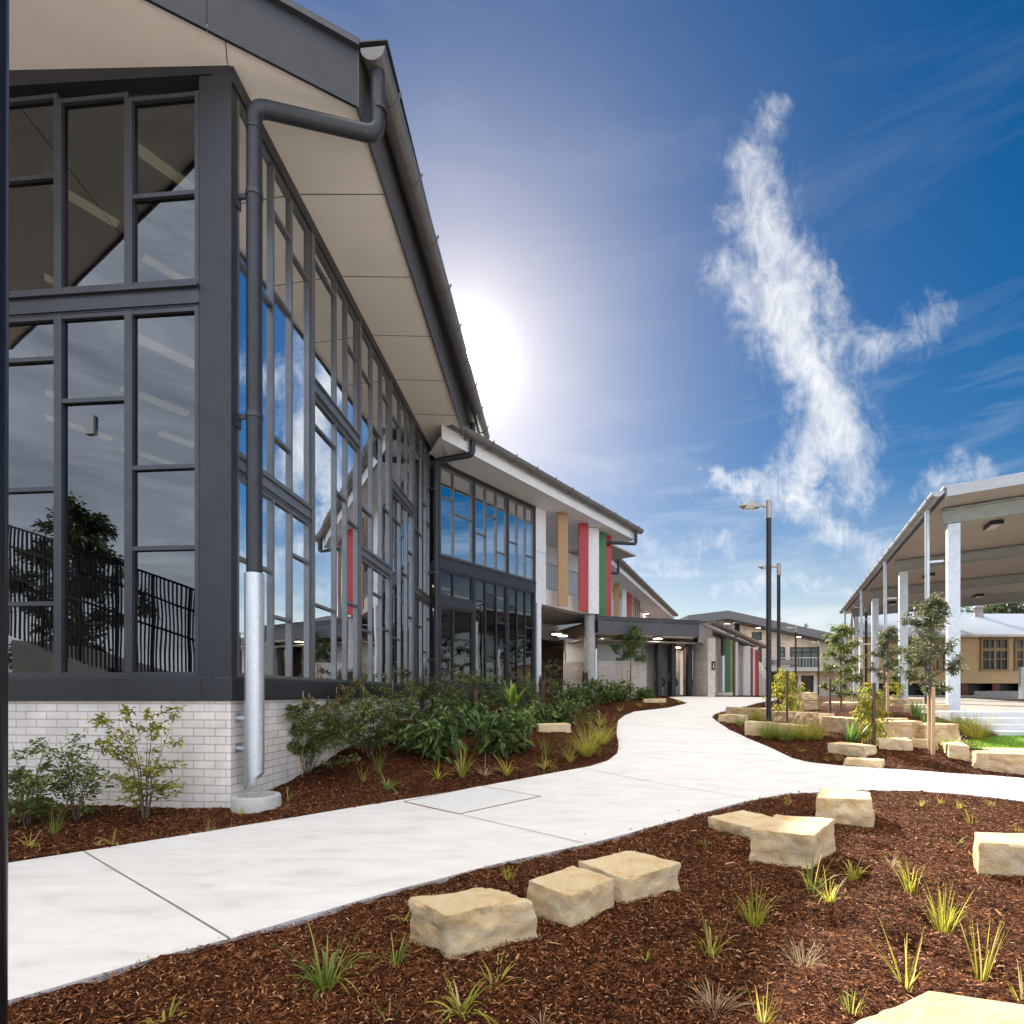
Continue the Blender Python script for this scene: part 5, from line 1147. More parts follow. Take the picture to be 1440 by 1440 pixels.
# ================================================================== PLANTS
def px_h(base, hpx): return hpx*base.y/FPX
T = [ # px, py, height px, blades, leaf, spread, droop, width, label
 (1060,1292,82,46,'ygrass',.32,.3,.009,'thick bright yellow-green tussock in front of the tall sunlit block'),
 (1000,1332,62,16,'ygrass',.5,.5,.010,'yellow-green tuft with drooping blades left of the dry straw tuft'),
 (1128,1345,46,60,'dry',.75,.15,.004,'dead straw-coloured tuft in the middle of the sunlit mulch'),
 (1005,1404,55,60,'dry',.75,.25,.004,'dead brown-grey tuft near the bottom edge'),
 (1073,1440,62,16,'ygrass',.3,.15,.007,'upright green tuft cut by the bottom edge below the dead tuft'),
 (1200,1228,48,26,'ygrass',.4,.35,.008,'small yellow tuft right of the tall sunlit block'),
 (1141,1245,62,10,'grass',.45,.5,.009,'sparse dark green tuft right against the tall sunlit block'),
 (1167,1268,42,18,'ygrass',.8,.5,.007,'reddish sprawling tuft just below the tall sunlit block'),
 (1253,1210,26,24,'dry',.6,.3,.008,'pale leaning straw tuft in a hollow right of the blocks'),
 (1282,1247,88,24,'ygrass',.35,.35,.009,'tall forked yellow-green tuft right of centre in the sunlit bed'),
 (1327,1299,88,46,'ygrass',.3,.2,.008,'dense upright yellow-green tussock in its own hollow at right'),
 (1378,1365,110,14,'ygrass',.22,.1,.009,'tall stiff reed tuft nearest the right edge'),
 (1275,1392,112,12,'ygrass',.45,.12,.007,'thin wide-spaced reeds just behind the cropped slab'),
 (1198,1425,55,16,'grass',.35,.15,.006,'short green reeds left of the cropped slab'),
 (1367,1155,30,14,'ygrass',.35,.2,.008,'small tuft beside a dark hollow near the path branch'),
 (1295,1134,17,12,'ygrass',.4,.2,.008,'tiny tuft by the path branch, leftmost of four'),
 (1322,1129,15,10,'ygrass',.4,.2,.008,'tiny tuft by the path branch, second from left of four'),
 (1350,1136,16,14,'ygrass',.4,.2,.008,'tiny tuft by the path branch, third from left of four'),
 (1394,1134,15,14,'ygrass',.6,.3,.008,'tiny tuft by the path branch, rightmost of four'),
 (1346,1180,22,10,'ygrass',.6,.3,.008,'sparse small tuft above left of the stained block'),
 (1107,1133,24,12,'ygrass',.4,.3,.008,'small yellow tuft at the path edge left of the farthest block'),
 (992,1190,22,12,'grass',.5,.4,.007,'small green tuft in front of the low flat block'),
 (1432,1169,12,16,'ygrass',.6,.3,.008,'little tuft on the mulch behind the stained block'),
 (1440,1412,55,8,'ygrass',.5,.1,.007,'leaning reeds at the right edge above the cropped slab'),
 (716,1242,48,14,'ygrass',.3,.25,.008,'green tuft standing in the gap behind the first and second block of the row'),
 (566,1295,46,14,'ygrass',.5,.45,.008,'green tuft behind the left end of the row of three blocks'),
 (556,1356,42,14,'grass',.6,.5,.006,'dark sparse tuft left of the rough-topped block'),
 (696,1372,48,16,'ygrass',.9,.7,.010,'long arching strappy tuft below the rough-topped block'),
 (649,1426,52,20,'ygrass',.9,.6,.009,'arching tuft with brown base near the bottom edge'),
 (907,1348,18,12,'ygrass',1.0,.4,.008,'flattened tuft with cut blades in the middle of the mulch'),
 (458,1378,92,34,'grass',.55,.6,.009,'large green arching tussock on the shaded mulch left of the blocks'),
 (232,1442,40,8,'ygrass',.9,.7,.010,'few arching blades at the bottom edge on the far left'),
 (545,1442,55,10,'grass',.45,.1,.006,'thin reeds at the bottom edge below the large tussock'),
 (760,1440,30,10,'dry',.7,.3,.005,'thin dry stems at the bottom edge right of the arching tuft'),
 (42,1193,42,14,'ygrass',.5,.4,.010,'bright tuft at the path edge in front of the dark leafy shrub at far left'),
 (75,1176,46,36,'grass',.3,.15,.004,'fine reedy tuft in front of the brick base'),
 (136,1192,26,5,'ygrass',.8,.8,.010,'few curling blades between the path and the yellow shrub'),
 (158,1187,34,4,'ygrass',.7,.8,.009,'single curved blades right below the yellow shrub'),
 (293,1170,32,14,'grass',.35,.2,.005,'small reed tuft below the brick corner'),
 (338,1147,24,14,'ygrass',.4,.2,.006,'small tuft in front of the concrete splash ring'),
 (405,1130,24,10,'grass',.8,.6,.008,'small sprawling tuft right of the splash ring'),
 (511,1100,32,16,'ygrass',.35,.25,.008,'short bright tuft in the left bed below the dark shrubs'),
 (533,1088,50,26,'grass',.35,.2,.004,'fine brown-green reed tuft in the left bed'),
 (545,1111,30,26,'grass',1.1,.6,.012,'flat sprawling strappy clump near the path in the left bed'),
 (616,1096,34,18,'ygrass',.9,.7,.012,'arching strappy clump, leftmost of the row along the left bed'),
 (650,1094,48,26,'ygrass',.5,.5,.012,'upright bright strappy clump in the row along the left bed'),
 (682,1092,28,16,'dry',1.0,.6,.012,'brownish flopped strappy clump in the row along the left bed'),
 (714,1091,40,18,'ygrass',.7,.6,.012,'strappy clump right of the brownish one along the left bed'),
 (765,1081,30,18,'ygrass',.9,.7,.012,'arching strappy clump nearest the bend of the left bed'),
 (768,1066,48,50,'grass',.3,.2,.004,'fine green reed clump in front of the half-buried block'),
 (802,1072,30,20,'ygrass',.6,.5,.009,'small fawn clump below the tall yellow grass'),
 (826,1064,62,80,'ygrass',.5,.4,.010,'tall dense yellow grass clump at the bend of the path'),
 (848,1047,52,60,'ygrass',.5,.4,.009,'second tall yellow grass clump behind the first at the bend'),
 (845,1020,30,40,'ygrass',.6,.4,.010,'yellowish grass clump where the bed narrows beside the path'),
 (872,1000,16,30,'ygrass',.6,.4,.012,'low grass clump beside the narrow concrete strip'),
 (900,994,14,36,'ygrass',.7,.4,.012,'low grass clump below the staked tree'),
 (930,992,14,36,'grass',.7,.4,.012,'low grass clump at the tip of the far left bed'),
 (955,988,12,36,'ygrass',.7,.4,.014,'low grass clump before the toilet cubicles'),
 (1081,1039,34,130,'grass',.55,.3,.006,'soft green grass mound in front of the near lamp post'),
 (1041,1021,18,70,'grass',.55,.3,.006,'small grass mound beside the short yellow block'),
 (1062,1013,22,80,'ygrass',.5,.3,.006,'grass mound between the two block rows left of the lamp post'),
 (1106,1042,30,130,'grass',.55,.3,.006,'soft grass mound right of the lamp post'),
 (1130,1040,38,150,'ygrass',.5,.3,.006,'largest yellow-green grass mound in front of the long block'),
 (1148,1040,28,100,'ygrass',.5,.3,.006,'grass mound at the right end of the front row'),
 (1128,1058,12,30,'ygrass',.9,.3,.008,'low weedy tuft on the mulch below the grass mounds'),
 (1163,1069,9,24,'ygrass',.9,.3,.008,'tiny yellow weed near the path edge'),
 (1179,1069,16,24,'grass',.6,.3,.008,'small weed between the two lowest right-bed blocks'),
 (1150,1006,12,30,'ygrass',.8,.4,.010,'bright small tuft on the upper mulch near the weeping sapling'),
 (1372,1038,42,200,'ygrass',.5,.3,.005,'large soft grass mound beside the concrete steps'),
 (1354,1028,32,150,'grass',.55,.3,.005,'grass mound behind the squared wall block'),
 (1322,1020,22,100,'grass',.55,.3,.005,'low green mound on the upper mulch behind the slender tree'),
 (1334,1056,28,110,'grass',.5,.3,.005,'grass mound between the squared wall block and the lawn'),
 (1422,1060,14,40,'ygrass',.4,.2,.006,'seeding grass at the back of the right edge block'),
]
for i, (px, py, h, n, lf, sp_, dr, wd, lb) in enumerate(T):
    b = G(px, py); b.z += float(hol(b.x, b.y)); ar = dr >= .5
    if n >= 60 and lf != 'dry': h *= 1.3; n *= 2; sp_ *= 1.15
    tuft(lb, b, px_h(b, h)*(1.55 if ar else 1.08), int(n*(1.7 if ar else 1.25)), lf, sp_*(1 if ar else 1.3), dr*(1 if ar else 1.35), wd*(.85 if ar else .6), 'ornamental grass tufts', r=.02+.0004*n)
for px, py, h, n, lb in ((1197,1048,48,22,'broad sword-leaved plant above the front sandstone block'), (1288,1010,30,20,'dark sword-leaved plant on the upper mulch'), (1301,1020,26,16,'sword-leaved plant just left of the slender tree stake')):
    b = G(px, py); tuft(lb, b, px_h(b, h), n, 'flax', .75, .15, .05, 'sword-leaved plants', name='sword_leaved_plant', cat='plant', r=.03)
b = G(722, 1012); b.z += .28; tuft('bright green bird nest fern with upright fronds in the left bed', b, px_h(b, 56), 16, 'fern', .7, .2, .1, None, name='fern', cat='fern', r=.03)
# shrubs of the left bed: base px, height px, width px
SH = [ # px,py,hpx,wpx,leaves,leaf m,leaf kind,extra,label
 (38,1160,116,75,800,.055,'mid',None,'dark leafy shrub at the far left against the brick base'),
 (108,1152,112,85,620,.055,'mid',None,'open green shrub in the middle of three before the brick base'),
 (205,1152,146,100,850,.055,'yel',None,'yellow-green shrub nearest the brick corner'),
 (432,1088,108,135,5200,.055,'mid',(150,'pinkt',.7),'bushy shrub with pink flower tips nearest the downpipe'),
 (520,1064,102,105,3600,.05,'mid',(60,'pinkt',.8),'green shrub beside the bamboo cane right of the pink-tipped one'),
 (560,1048,100,70,1900,.05,'mid',(40,'yel',.7),'tall leafy shrub with yellowish top against the glass wall'),
 (600,1030,90,70,1900,.055,'red',None,'reddish shrub against the far end of the glass wall'),
 (640,1015,72,60,1500,.06,'mid',None,'shrub below the inner corner of the two glass facades'),
 (680,1008,58,60,1300,.06,'dark',None,'dark shrub under the wing windows, left one'),
 (720,1000,40,60,1000,.06,'dark',None,'dark shrub under the wing windows, middle one'),
 (752,996,46,50,1100,.06,'mid',None,'shrub at the foot of the white post'),
 (776,984,62,32,1100,.05,'mid',None,'upright feathery shrub standing before the undercroft'),
 (610,1062,62,86,900,.13,'dark',None,'broad-leaved glossy plant, left of the front pair in the left bed'),
 (706,1058,56,96,1000,.13,'dark',None,'broad-leaved glossy plant, right of the front pair in the left bed'),
 (655,1030,44,80,800,.13,'dark',None,'broad-leaved glossy plant behind the front pair'),
 (750,1022,36,56,600,.12,'dark',None,'broad-leaved plant right of the bird nest fern'),
 (792,1018,34,62,700,.11,'dark',None,'rounded broad-leaved plant above the half-buried block'),
 (810,995,32,60,700,.12,'dark',None,'dark mass of broad leaves below the concrete column'),
 (850,990,32,44,700,.12,'dark',None,'dark broad-leaved plant left of the staked tree'),
 (872,986,28,36,500,.12,'dark',None,'dark broad-leaved plant under the staked tree'),
 (905,984,18,26,350,.11,'dark',None,'small round dark plant at the end of the low brick wall'),
 (535,1010,60,60,1200,.055,'mid',None,'shrub close to the glass wall behind the cane'),
]
for px, py, h, wd, n, lf, lk, ex, lb in SH:
    b = G(px, py); hh = px_h(b, h)*(1.08 if lf < .1 else .95); ww = px_h(b, wd)*(1.3 if px > 300 else 1.1); n = int(n*(1.25 if lf < .1 else 1.1)); lf = lf*1.2
    shrub('broad_leaved_plant' if lf > .1 else 'shrub', lb, 'plant' if lf > .1 else 'shrub', b, hh, ww, n, lf, lk, 'shrubs of the left bed', stems=7, extra=ex, clear=.05 if lf > .1 else .1, droop=.55 if lf > .1 else .25, lw=lf*(.5 if lf > .1 else .42), tw=70 if n > 1200 else 42)
# young trees
TR = [ # px,py,h px,crown w px,crown start,leaves,leaf,kind,weep,asp,label,limbs
 (1309,1056,228,88,.38,5200,.07,'olive',0,.34,'slender young tree with grey-green leaves tied to a pine stake in front',14),
 (1250,1002,126,46,.36,2600,.08,'olive',0,.34,'small grey-green sapling with a pine stake before the shelter columns',11),
 (1106,1012,76,52,.12,900,.12,'yel',.9,.22,'weeping yellow-green sapling right behind the near lamp post',10),
 (1183,1000,128,62,.12,3600,.09,'mid',.1,.36,'leafy green sapling before the far end of the shelter',12),
 (1226,1048,92,52,.08,900,.1,'yel',.8,.22,'weeping sapling with yellowing leaves beside a dark stake',10),
 (1262,990,42,26,.1,500,.09,'yel',.6,.22,'small bright yellow sapling between shelter columns',8),
 (886,982,108,66,.42,3800,.1,'dark',0,.42,'round-headed young tree with two stakes before the low brick wall',12)]
for px, py, h, wd, cz, n, lf, lk, wp, asp, lb, lm in TR:
    b = G(px, py); tree('young_tree', lb, b, px_h(b, h), px_h(b, wd), cz, n, lf, lk, 'young staked trees', r=max(.014, .011*px_h(b, h)), limbs=lm, weep=wp, asp=asp, up=.75 if wp < .3 else .3)
# stakes
def stake(px, py, top, w, m, lb, name='timber_stake', off=(0, 0), group='garden stakes'):
    b = G(px, py) + Vector((off[0], off[1], 0)); hh = px_h(b, py-top)
    mb = MB(Fr(b.x, b.y, .3)); mb.box(-w/2, w/2, -w/2, w/2, b.z-.15, b.z+hh-.02); mb.hexa([mb.fr(u, v, b.z+hh-.02) for u, v in ((-w/2, -w/2), (w/2, -w/2), (w/2, w/2), (-w/2, w/2))], [mb.fr(u*.6, v*.6, b.z+hh) for u, v in ((-w/2, -w/2), (w/2, -w/2), (w/2, w/2), (-w/2, w/2))])
    o = mb.build(name, m); o.location = b
    for v in o.data.vertices: v.co -= b
    tag(o, lb, 'stake', group); return o
stake(1306.5,1056,975,.042,M['timber'],'shorter pine stake of the slender tree, left one')
stake(1312,1062,966,.045,M['timber'],'taller pine stake of the slender tree, right one')
stake(1248,1002,945,.05,M['timber'],'pine stake of the small grey-green sapling')
stake(1106.5,1018,943,.045,M['dtimber'],'dark stake in front of the weeping yellow-green sapling')
stake(1167,1007,953,.05,M['dtimber'],'dark stake left of the leafy green sapling')
stake(1229,1053,960,.045,M['dtimber'],'dark stake beside the sapling with yellowing leaves')
stake(1265,988,951,.05,M['dtimber'],'dark stake of the small bright sapling between columns')
stake(874,984,935,.06,M['timber'],'left stake of the round-headed young tree')
stake(882,984,941,.06,M['timber'],'right stake of the round-headed young tree')
for px, py, top, lb in ((425,1092,972,'thin bamboo cane in the pink-tipped shrub'), (472,1064,966,'thin bamboo cane between the pink-tipped and the green shrub'), (510,1060,963,'thin bamboo cane in the green shrub'), (551,1045,956,'thin bamboo cane in the tall leafy shrub')):
    b = G(px, py); mb = MB(); mb.tube([Vector((0, 0, -.05)), Vector((.01, .005, px_h(b, py-top)))], .007, 6); o = mb.build('bamboo_cane', M['timber']); o.location = b; tag(o, lb, 'cane', 'bamboo canes in the left bed')
for px, py, top, lb in ((668,1032,968,'fibrous brown tree-fern stump left of the bird nest fern'), (762,1010,955,'fibrous brown tree-fern stump right of the bird nest fern'), (823,985,950,'brown tree-fern stump before the concrete column')):
    b = G(px, py); hh = px_h(b, py-top); r0 = px_h(b, 4.2)
    mb = MB(); rr = random.Random(px)
    mb.lathe((0, 0, 0), [(r0*1.25, -.05), (r0*1.1, hh*.2), (r0, hh*.5), (r0*1.05, hh*.85), (r0*.9, hh*.97), (0, hh*.94)], 14)
    for j in range(9):
        a = j*.7; p = Vector((math.cos(a)*r0*.8, math.sin(a)*r0*.8, hh*.9)); mb.tube([p, p*1.05+Vector((0, 0, hh*rr.uniform(.12, .28)))], r0*.22, 5, True, r0*.1)
    for v in mb.V:
        v += Vector((mn.noise(v*30), mn.noise(v*30+Vector((5, 0, 0))), 0))*r0*.35
    o = mb.build('tree_fern_stump', M['fern_trunk'], fixn=False); o.location = b; tag(o, lb, 'stump', 'tree-fern stumps in the left bed')
# ================================================================== LAMP POSTS
def lamp(px, top, base_py, arm, lb, zbase=None, Y=None):
    Z = Y or G(px, base_py).y; x = (px-CX)/FPX*Z; zb = tz(x, Z); zt = EYE + (HY-top)/FPX*Z
    t = thing('lamp_post', (x, Z, zb), lb, 'street lamp', 'slim lamp posts along the path')
    mb = MB(); mb.tube([Vector((x, Z, zb-.1)), Vector((x, Z, zt-.35))], .055, 14); mb.build('pole', M['black'], t)
    mb = MB(); mb.tube([Vector((x, Z, zt-.4)), Vector((x, Z, zt))], .066, 14); mb.build('collar', M['lumin'], t)
    mb = MB(); mb.tube([Vector((x, Z, zt-.13)), Vector((x-.22, Z-.02, zt-.12))], .03, 8); mb.build('arm', M['lumin'], t)
    mb = MB(); c = Vector((x-.22, Z-.02, zt-.12)); l = arm
    prof = [(0, .07, -.05, .045), (.12, .1, -.06, .05), (.3, .12, -.05, .045), (l-.1, .09, -.02, .02), (l, .03, -.012, -.002)]
    rows = []
    for (d, wy, z0_, z1_) in prof: rows.append([c+Vector((-d, -wy, z0_)), c+Vector((-d, wy, z0_)), c+Vector((-d, wy*.8, z1_)), c+Vector((-d, -wy*.8, z1_))])
    vs = [v for r in rows for v in r]; fs = [(4*i+j, 4*i+(j+1) % 4, 4*i+4+(j+1) % 4, 4*i+4+j) for i in range(len(rows)-1) for j in range(4)]+[(3, 2, 1, 0), tuple(range(len(vs)-4, len(vs)))]
    mb.add(vs, fs); hd = mb.build('lamp_head', M['lumin'], t, bevel=.006)
    mb = MB(); mb.hexa([c+Vector((-.14, -.08, -.075)), c+Vector((-.34, -.09, -.068)), c+Vector((-.34, .09, -.068)), c+Vector((-.14, .08, -.075))], [c+Vector((-.14, -.08, -.052)), c+Vector((-.34, -.09, -.045)), c+Vector((-.34, .09, -.045)), c+Vector((-.14, .08, -.052))]); mb.build('lens', M['diff'], hd)
    mb = MB(); mb.box(x-.1, x+.1, Z-.1, Z+.1, zb-.05, zb+.02); mb.build('base_plate', M['black'], t)
    return t
lamp(1081, 704, 1019, .48, 'tallest and nearest lamp post standing in the right-hand bed')
lamp(1095, 792, 0, .48, 'second lamp post just right of the nearest one', Y=17.9)
lamp(1119, 880, 0, .48, 'lamp post before the balcony of the gabled building', Y=34)
lamp(1151, 901, 0, .48, 'farthest lamp post, right of the balcony', Y=43)
lamp(1218, 849, 0, .48, 'lamp post in front of the far end of the steel shelter', Y=25.7)
# sign post in the courtyard
b = P(1436, 985, 23); zb = tz(b.x, b.y)
sp2 = thing('sign_post', (b.x, b.y, zb), 'white courtyard post with a small blank plate at the right edge', 'sign post')
mb = MB(); mb.box(b.x-.06, b.x+.06, b.y-.06, b.y+.06, zb, EYE+(HY-938)/FPX*23); mb.build('post', M['white'], sp2)
mb = MB(); mb.box(b.x+.061, b.x+.55, b.y-.03, b.y+.0, EYE+(HY-948)/FPX*23, EYE+(HY-939)/FPX*23); mb.build('plate', M['soffit'], sp2)
# dark post cropped by the left edge
lp_ = Vector((-1.155, 1.2, 0))
mb = MB(); mb.tube([Vector((lp_.x-.001, 1.2, -.2)), Vector((lp_.x+.004, 1.2, 3.6))], .0265, 24); o = mb.build('dark_post', mat('glossy_black_post', (.015, .015, .02), .22, .3)); tag(o, 'dark glossy round post close to the camera, cropped by the left edge', 'post')
# ================================================================== FAR TREES
def big_tree(lb, x, y, h, wd, n, leaf, zb=1.0, grp='big trees beyond the buildings', lk='gum', cz=.25):
    tree('tree', lb, (x, y, zb), h, wd, cz, n, leaf, lk, grp, r=.02*h+.1, limbs=14, asp=.4, twn=9, up=.6)
big_tree('tree crown showing above the roof of the timber classroom, right one', P(1425, 900, 42).x, 42, 8.0, 9, 5000, .3)
big_tree('tree crown showing above the roof of the timber classroom, left one', P(1390, 900, 46).x, 46, 8.1, 6, 3500, .3)
big_tree('tree behind the gabled building, rising left of the ridge slope', P(1099, 900, 70).x, 70, 9.6, 7, 3000, .4)
# ================================================================== BEHIND THE CAMERA (seen in the glass, plus pavement added for fill light)
plz = [Vector((-30, -1.9)), Vector((-9.2, -1.9)), Vector((-6.2, -2.6)), Vector((2.5, -1.2)), Vector((7, 1.0)), Vector((15, 3.0)), Vector((30, 3.0)), Vector((30, -30)), Vector((-30, -30))]
tag(sheet('bounce_fill_plaza', plz, .02, M['pathm'], 2.0), kind='structure')  # unseen pale pavement, added to bounce sunlight onto camera-facing surfaces
for lb, x, y, h, wd, n in (('gum tree behind the camera at far left, mirrored in the front glass', -21.5, -9, 9.5, 5.5, 9000), ('low tree behind the camera, mirrored in the front glass', -9, -18, 4.6, 7, 6000), ('low spreading tree behind the camera, mirrored at the window corner', -3, -20, 4.0, 7, 5000),
    ('tree far right of the frame, mirrored in the wing glass', 44, 8, 8, 10, 6000), ('second tree far right of the frame, mirrored in the wing glass', 46, 20, 9, 11, 6000), ('third tree far right of the frame, mirrored in the wing glass', 44, -6, 8, 11, 6000), ('fourth tree far right of the frame, mirrored in the wing glass', 47, 32, 8, 11, 6000)):
    big_tree(lb, x, y, h, wd, n, .3, 0, 'trees mirrored in the glass', cz=.15)
ramp = thing('stair_railing', (-10, -.3, 0), 'sloping dark stair railing behind the camera, mirrored in the front glass', 'railing')
mb = MB(); a = Vector((-12.9, .35, 5.2)); b = Vector((-7.4, -.65, 3.25))
for z in (0, -.5, -1.2): mb.bar(a+Vector((0, 0, z)), b+Vector((0, 0, z)), .05)
for i in range(60):
    p = a.lerp(b, i/59); w_ = .03 if i % 9 == 0 else .014; mb.box(p.x-w_, p.x+w_, p.y-w_, p.y+w_, max(.1, p.z-2.6), p.z)
mb.build('balusters', M['black'], ramp)
mb = MB(); mb.hexa([Vector((-12.9, -1.6, .0)), Vector((-7.4, -2.4, 0)), Vector((-7.4, -.75, 0)), Vector((-12.9, .25, 0))], [Vector((-12.9, -1.6, 2.5)), Vector((-7.4, -2.4, .9)), Vector((-7.4, -.75, .9)), Vector((-12.9, .25, 2.5))]); mb.build('stair_block', M['gut'], ramp)
fb = MB(); fb.box(-40, -3, -16.2, -16, 0, 2.2); o = fb.build('boundary_fence', M['gut']); tag(o, 'dark boundary fence behind the camera, mirrored in the front glass', 'fence')
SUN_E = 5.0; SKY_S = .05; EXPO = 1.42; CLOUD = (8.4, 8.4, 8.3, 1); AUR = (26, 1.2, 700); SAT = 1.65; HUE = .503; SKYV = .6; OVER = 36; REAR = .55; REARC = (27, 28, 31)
# ================================================================== LIGHT AND SKY
SUNPX = (655, 502)
sd = Vector(((SUNPX[0]-CX)/FPX, 1, (HY-SUNPX[1])/FPX)).normalized()
az = math.atan2(sd.x, sd.y); el = math.asin(sd.z)
sun_d = bpy.data.lights.new('sun', 'SUN'); sun = bpy.data.objects.new('sun', sun_d); COL.objects.link(sun)
sun_d.energy = SUN_E; sun_d.angle = R(.53); sun_d.color = (1, .94, .85)
sun.rotation_euler = (-sd).to_track_quat('-Z', 'Y').to_euler()
w = bpy.data.worlds.new('World'); sc.world = w; w.use_nodes = True
nt = w.node_tree; nt.nodes.clear(); N = nt.nodes; L = nt.links
def num(v):
    return v
def mth(op, a, b=None, c=None, clamp=False):
    n = N.new('ShaderNodeMath'); n.operation = op; n.use_clamp = clamp
    for i, x in enumerate((a, b, c)):
        if x is None: continue
        if isinstance(x, (int, float)): n.inputs[i].default_value = x
        else: L.new(x, n.inputs[i])
    return n.outputs[0]
out = N.new('ShaderNodeOutputWorld'); bg = N.new('ShaderNodeBackground'); L.new(bg.outputs[0], out.inputs[0])
sky = N.new('ShaderNodeTexSky'); sky.sky_type = 'NISHITA'; sky.sun_disc = False; sky.sun_elevation = el; sky.sun_rotation = az
sky.air_density = 1.0; sky.dust_density = .5; sky.ozone_density = 1.0; sky.altitude = 50
bg.inputs['Strength'].default_value = SKY_S
hs = N.new('ShaderNodeHueSaturation'); hs.inputs['Saturation'].default_value = SAT; hs.inputs['Value'].default_value = SKYV; hs.inputs['Hue'].default_value = HUE; L.new(sky.outputs[0], hs.inputs['Color'])
tc = N.new('ShaderNodeTexCoord'); sp = N.new('ShaderNodeSeparateXYZ'); L.new(tc.outputs['Generated'], sp.inputs[0])
dx, dy, dz = sp.outputs
# cirrus: soft streaks in directions given as (east, up) per unit north, warped by noise
yy = mth('MAXIMUM', mth('ABSOLUTE', dy), .05)
qx = mth('DIVIDE', dx, yy); qz = mth('DIVIDE', dz, yy)
cmb = N.new('ShaderNodeCombineXYZ'); L.new(qx, cmb.inputs[0]); L.new(qz, cmb.inputs[1]); L.new(mth('SIGN', dy), cmb.inputs[2])
def noise(vec, s, det=6, ro=.6, dist=0):
    n = N.new('ShaderNodeTexNoise'); n.inputs['Scale'].default_value = s; n.inputs['Detail'].default_value = det; n.inputs['Roughness'].default_value = ro; n.inputs['Distortion'].default_value = dist
    L.new(vec, n.inputs['Vector']); return n
wn = noise(cmb.outputs[0], 7, 4, .55)
ws = N.new('ShaderNodeSeparateColor'); L.new(wn.outputs['Color'], ws.inputs[0])
wn2 = noise(cmb.outputs[0], 24, 5, .65)
ws2 = N.new('ShaderNodeSeparateColor'); L.new(wn2.outputs['Color'], ws2.inputs[0])
ux = mth('ADD', mth('MULTIPLY_ADD', ws.outputs[0], .16, mth('ADD', qx, -.08)), mth('MULTIPLY_ADD', ws2.outputs[0], .07, -.035))
uz = mth('ADD', mth('MULTIPLY_ADD', ws.outputs[1], .16, mth('ADD', qz, -.08)), mth('MULTIPLY_ADD', ws2.outputs[1], .07, -.035))
def seg(p0, p1, w0, amp):
    ax, azz = (p0[0]-CX)/FPX, (HY-p0[1])/FPX; bx, bz = (p1[0]-CX)/FPX, (HY-p1[1])/FPX
    ex, ez = bx-ax, bz-azz; l2 = ex*ex+ez*ez
    rx = mth('SUBTRACT', ux, ax); rz = mth('SUBTRACT', uz, azz)
    t = mth('DIVIDE', mth('MULTIPLY_ADD', rx, ex, mth('MULTIPLY', rz, ez)), l2, clamp=True)
    fx = mth('MULTIPLY_ADD', t, -ex, rx); fz = mth('MULTIPLY_ADD', t, -ez, rz)
    d2 = mth('MULTIPLY_ADD', fx, fx, mth('MULTIPLY', fz, fz))
    return mth('MULTIPLY', mth('POWER', 2.718, mth('MULTIPLY', d2, -1/(w0/FPX)**2)), amp)
segs = [((1090,160),(1060,250),22,.55),((1060,235),(1072,340),34,.8),((1070,330),(1105,440),38,.95),((1030,400),(1095,470),26,.7),((1105,430),(1150,530),46,1.1),((1140,500),(1168,610),44,1.1),
        ((1165,515),(1240,482),24,.7),((1240,482),(1322,440),24,.5),((1175,600),(1208,680),30,.75),((1150,600),(1128,690),28,1.0),((1125,690),(1060,690),17,.8),((1060,690),(995,668),14,.9),((1100,690),(1170,745),24,.7),((1170,740),(1290,785),24,.5),
        ((1320,690),(1385,652),22,.65),((1168,395),(1150,450),10,.6),((1020,300),(1040,360),12,.45),((900,795),(1020,770),12,.4),((1000,830),(1190,828),10,.42),((870,750),(960,800),14,.35)]
acc = None
for s in segs:
    v = seg(s[0], s[1], s[2]*1.28, s[3]); acc = v if acc is None else mth('MAXIMUM', acc, v)
mpn = N.new('ShaderNodeMapping'); mpn.inputs['Rotation'].default_value = (0, 0, R(28)); mpn.inputs['Scale'].default_value = (1.5, .75, 1); L.new(cmb.outputs[0], mpn.inputs[0])
fb = noise(mpn.outputs[0], 17, 12, .72, 1.1)
fbr = N.new('ShaderNodeMapRange'); fbr.inputs['From Min'].default_value = .3; fbr.inputs['From Max'].default_value = .68; fbr.inputs['To Min'].default_value = .25; fbr.inputs['To Max'].default_value = 1.05; L.new(fb.outputs['Fac'], fbr.inputs['Value'])
gate = mth('GREATER_THAN', dy, .05)
ss = N.new('ShaderNodeMapRange'); ss.interpolation_type = 'SMOOTHSTEP'; ss.inputs['From Min'].default_value = .02; ss.inputs['From Max'].default_value = 1.75; L.new(mth('ADD', acc, mth('MULTIPLY', mth('SUBTRACT', fb.outputs['Fac'], .5), 1.5)), ss.inputs['Value'])
c1 = mth('MULTIPLY', mth('MULTIPLY', ss.outputs[0], mth('MULTIPLY', acc, 3.0, clamp=True)), gate)
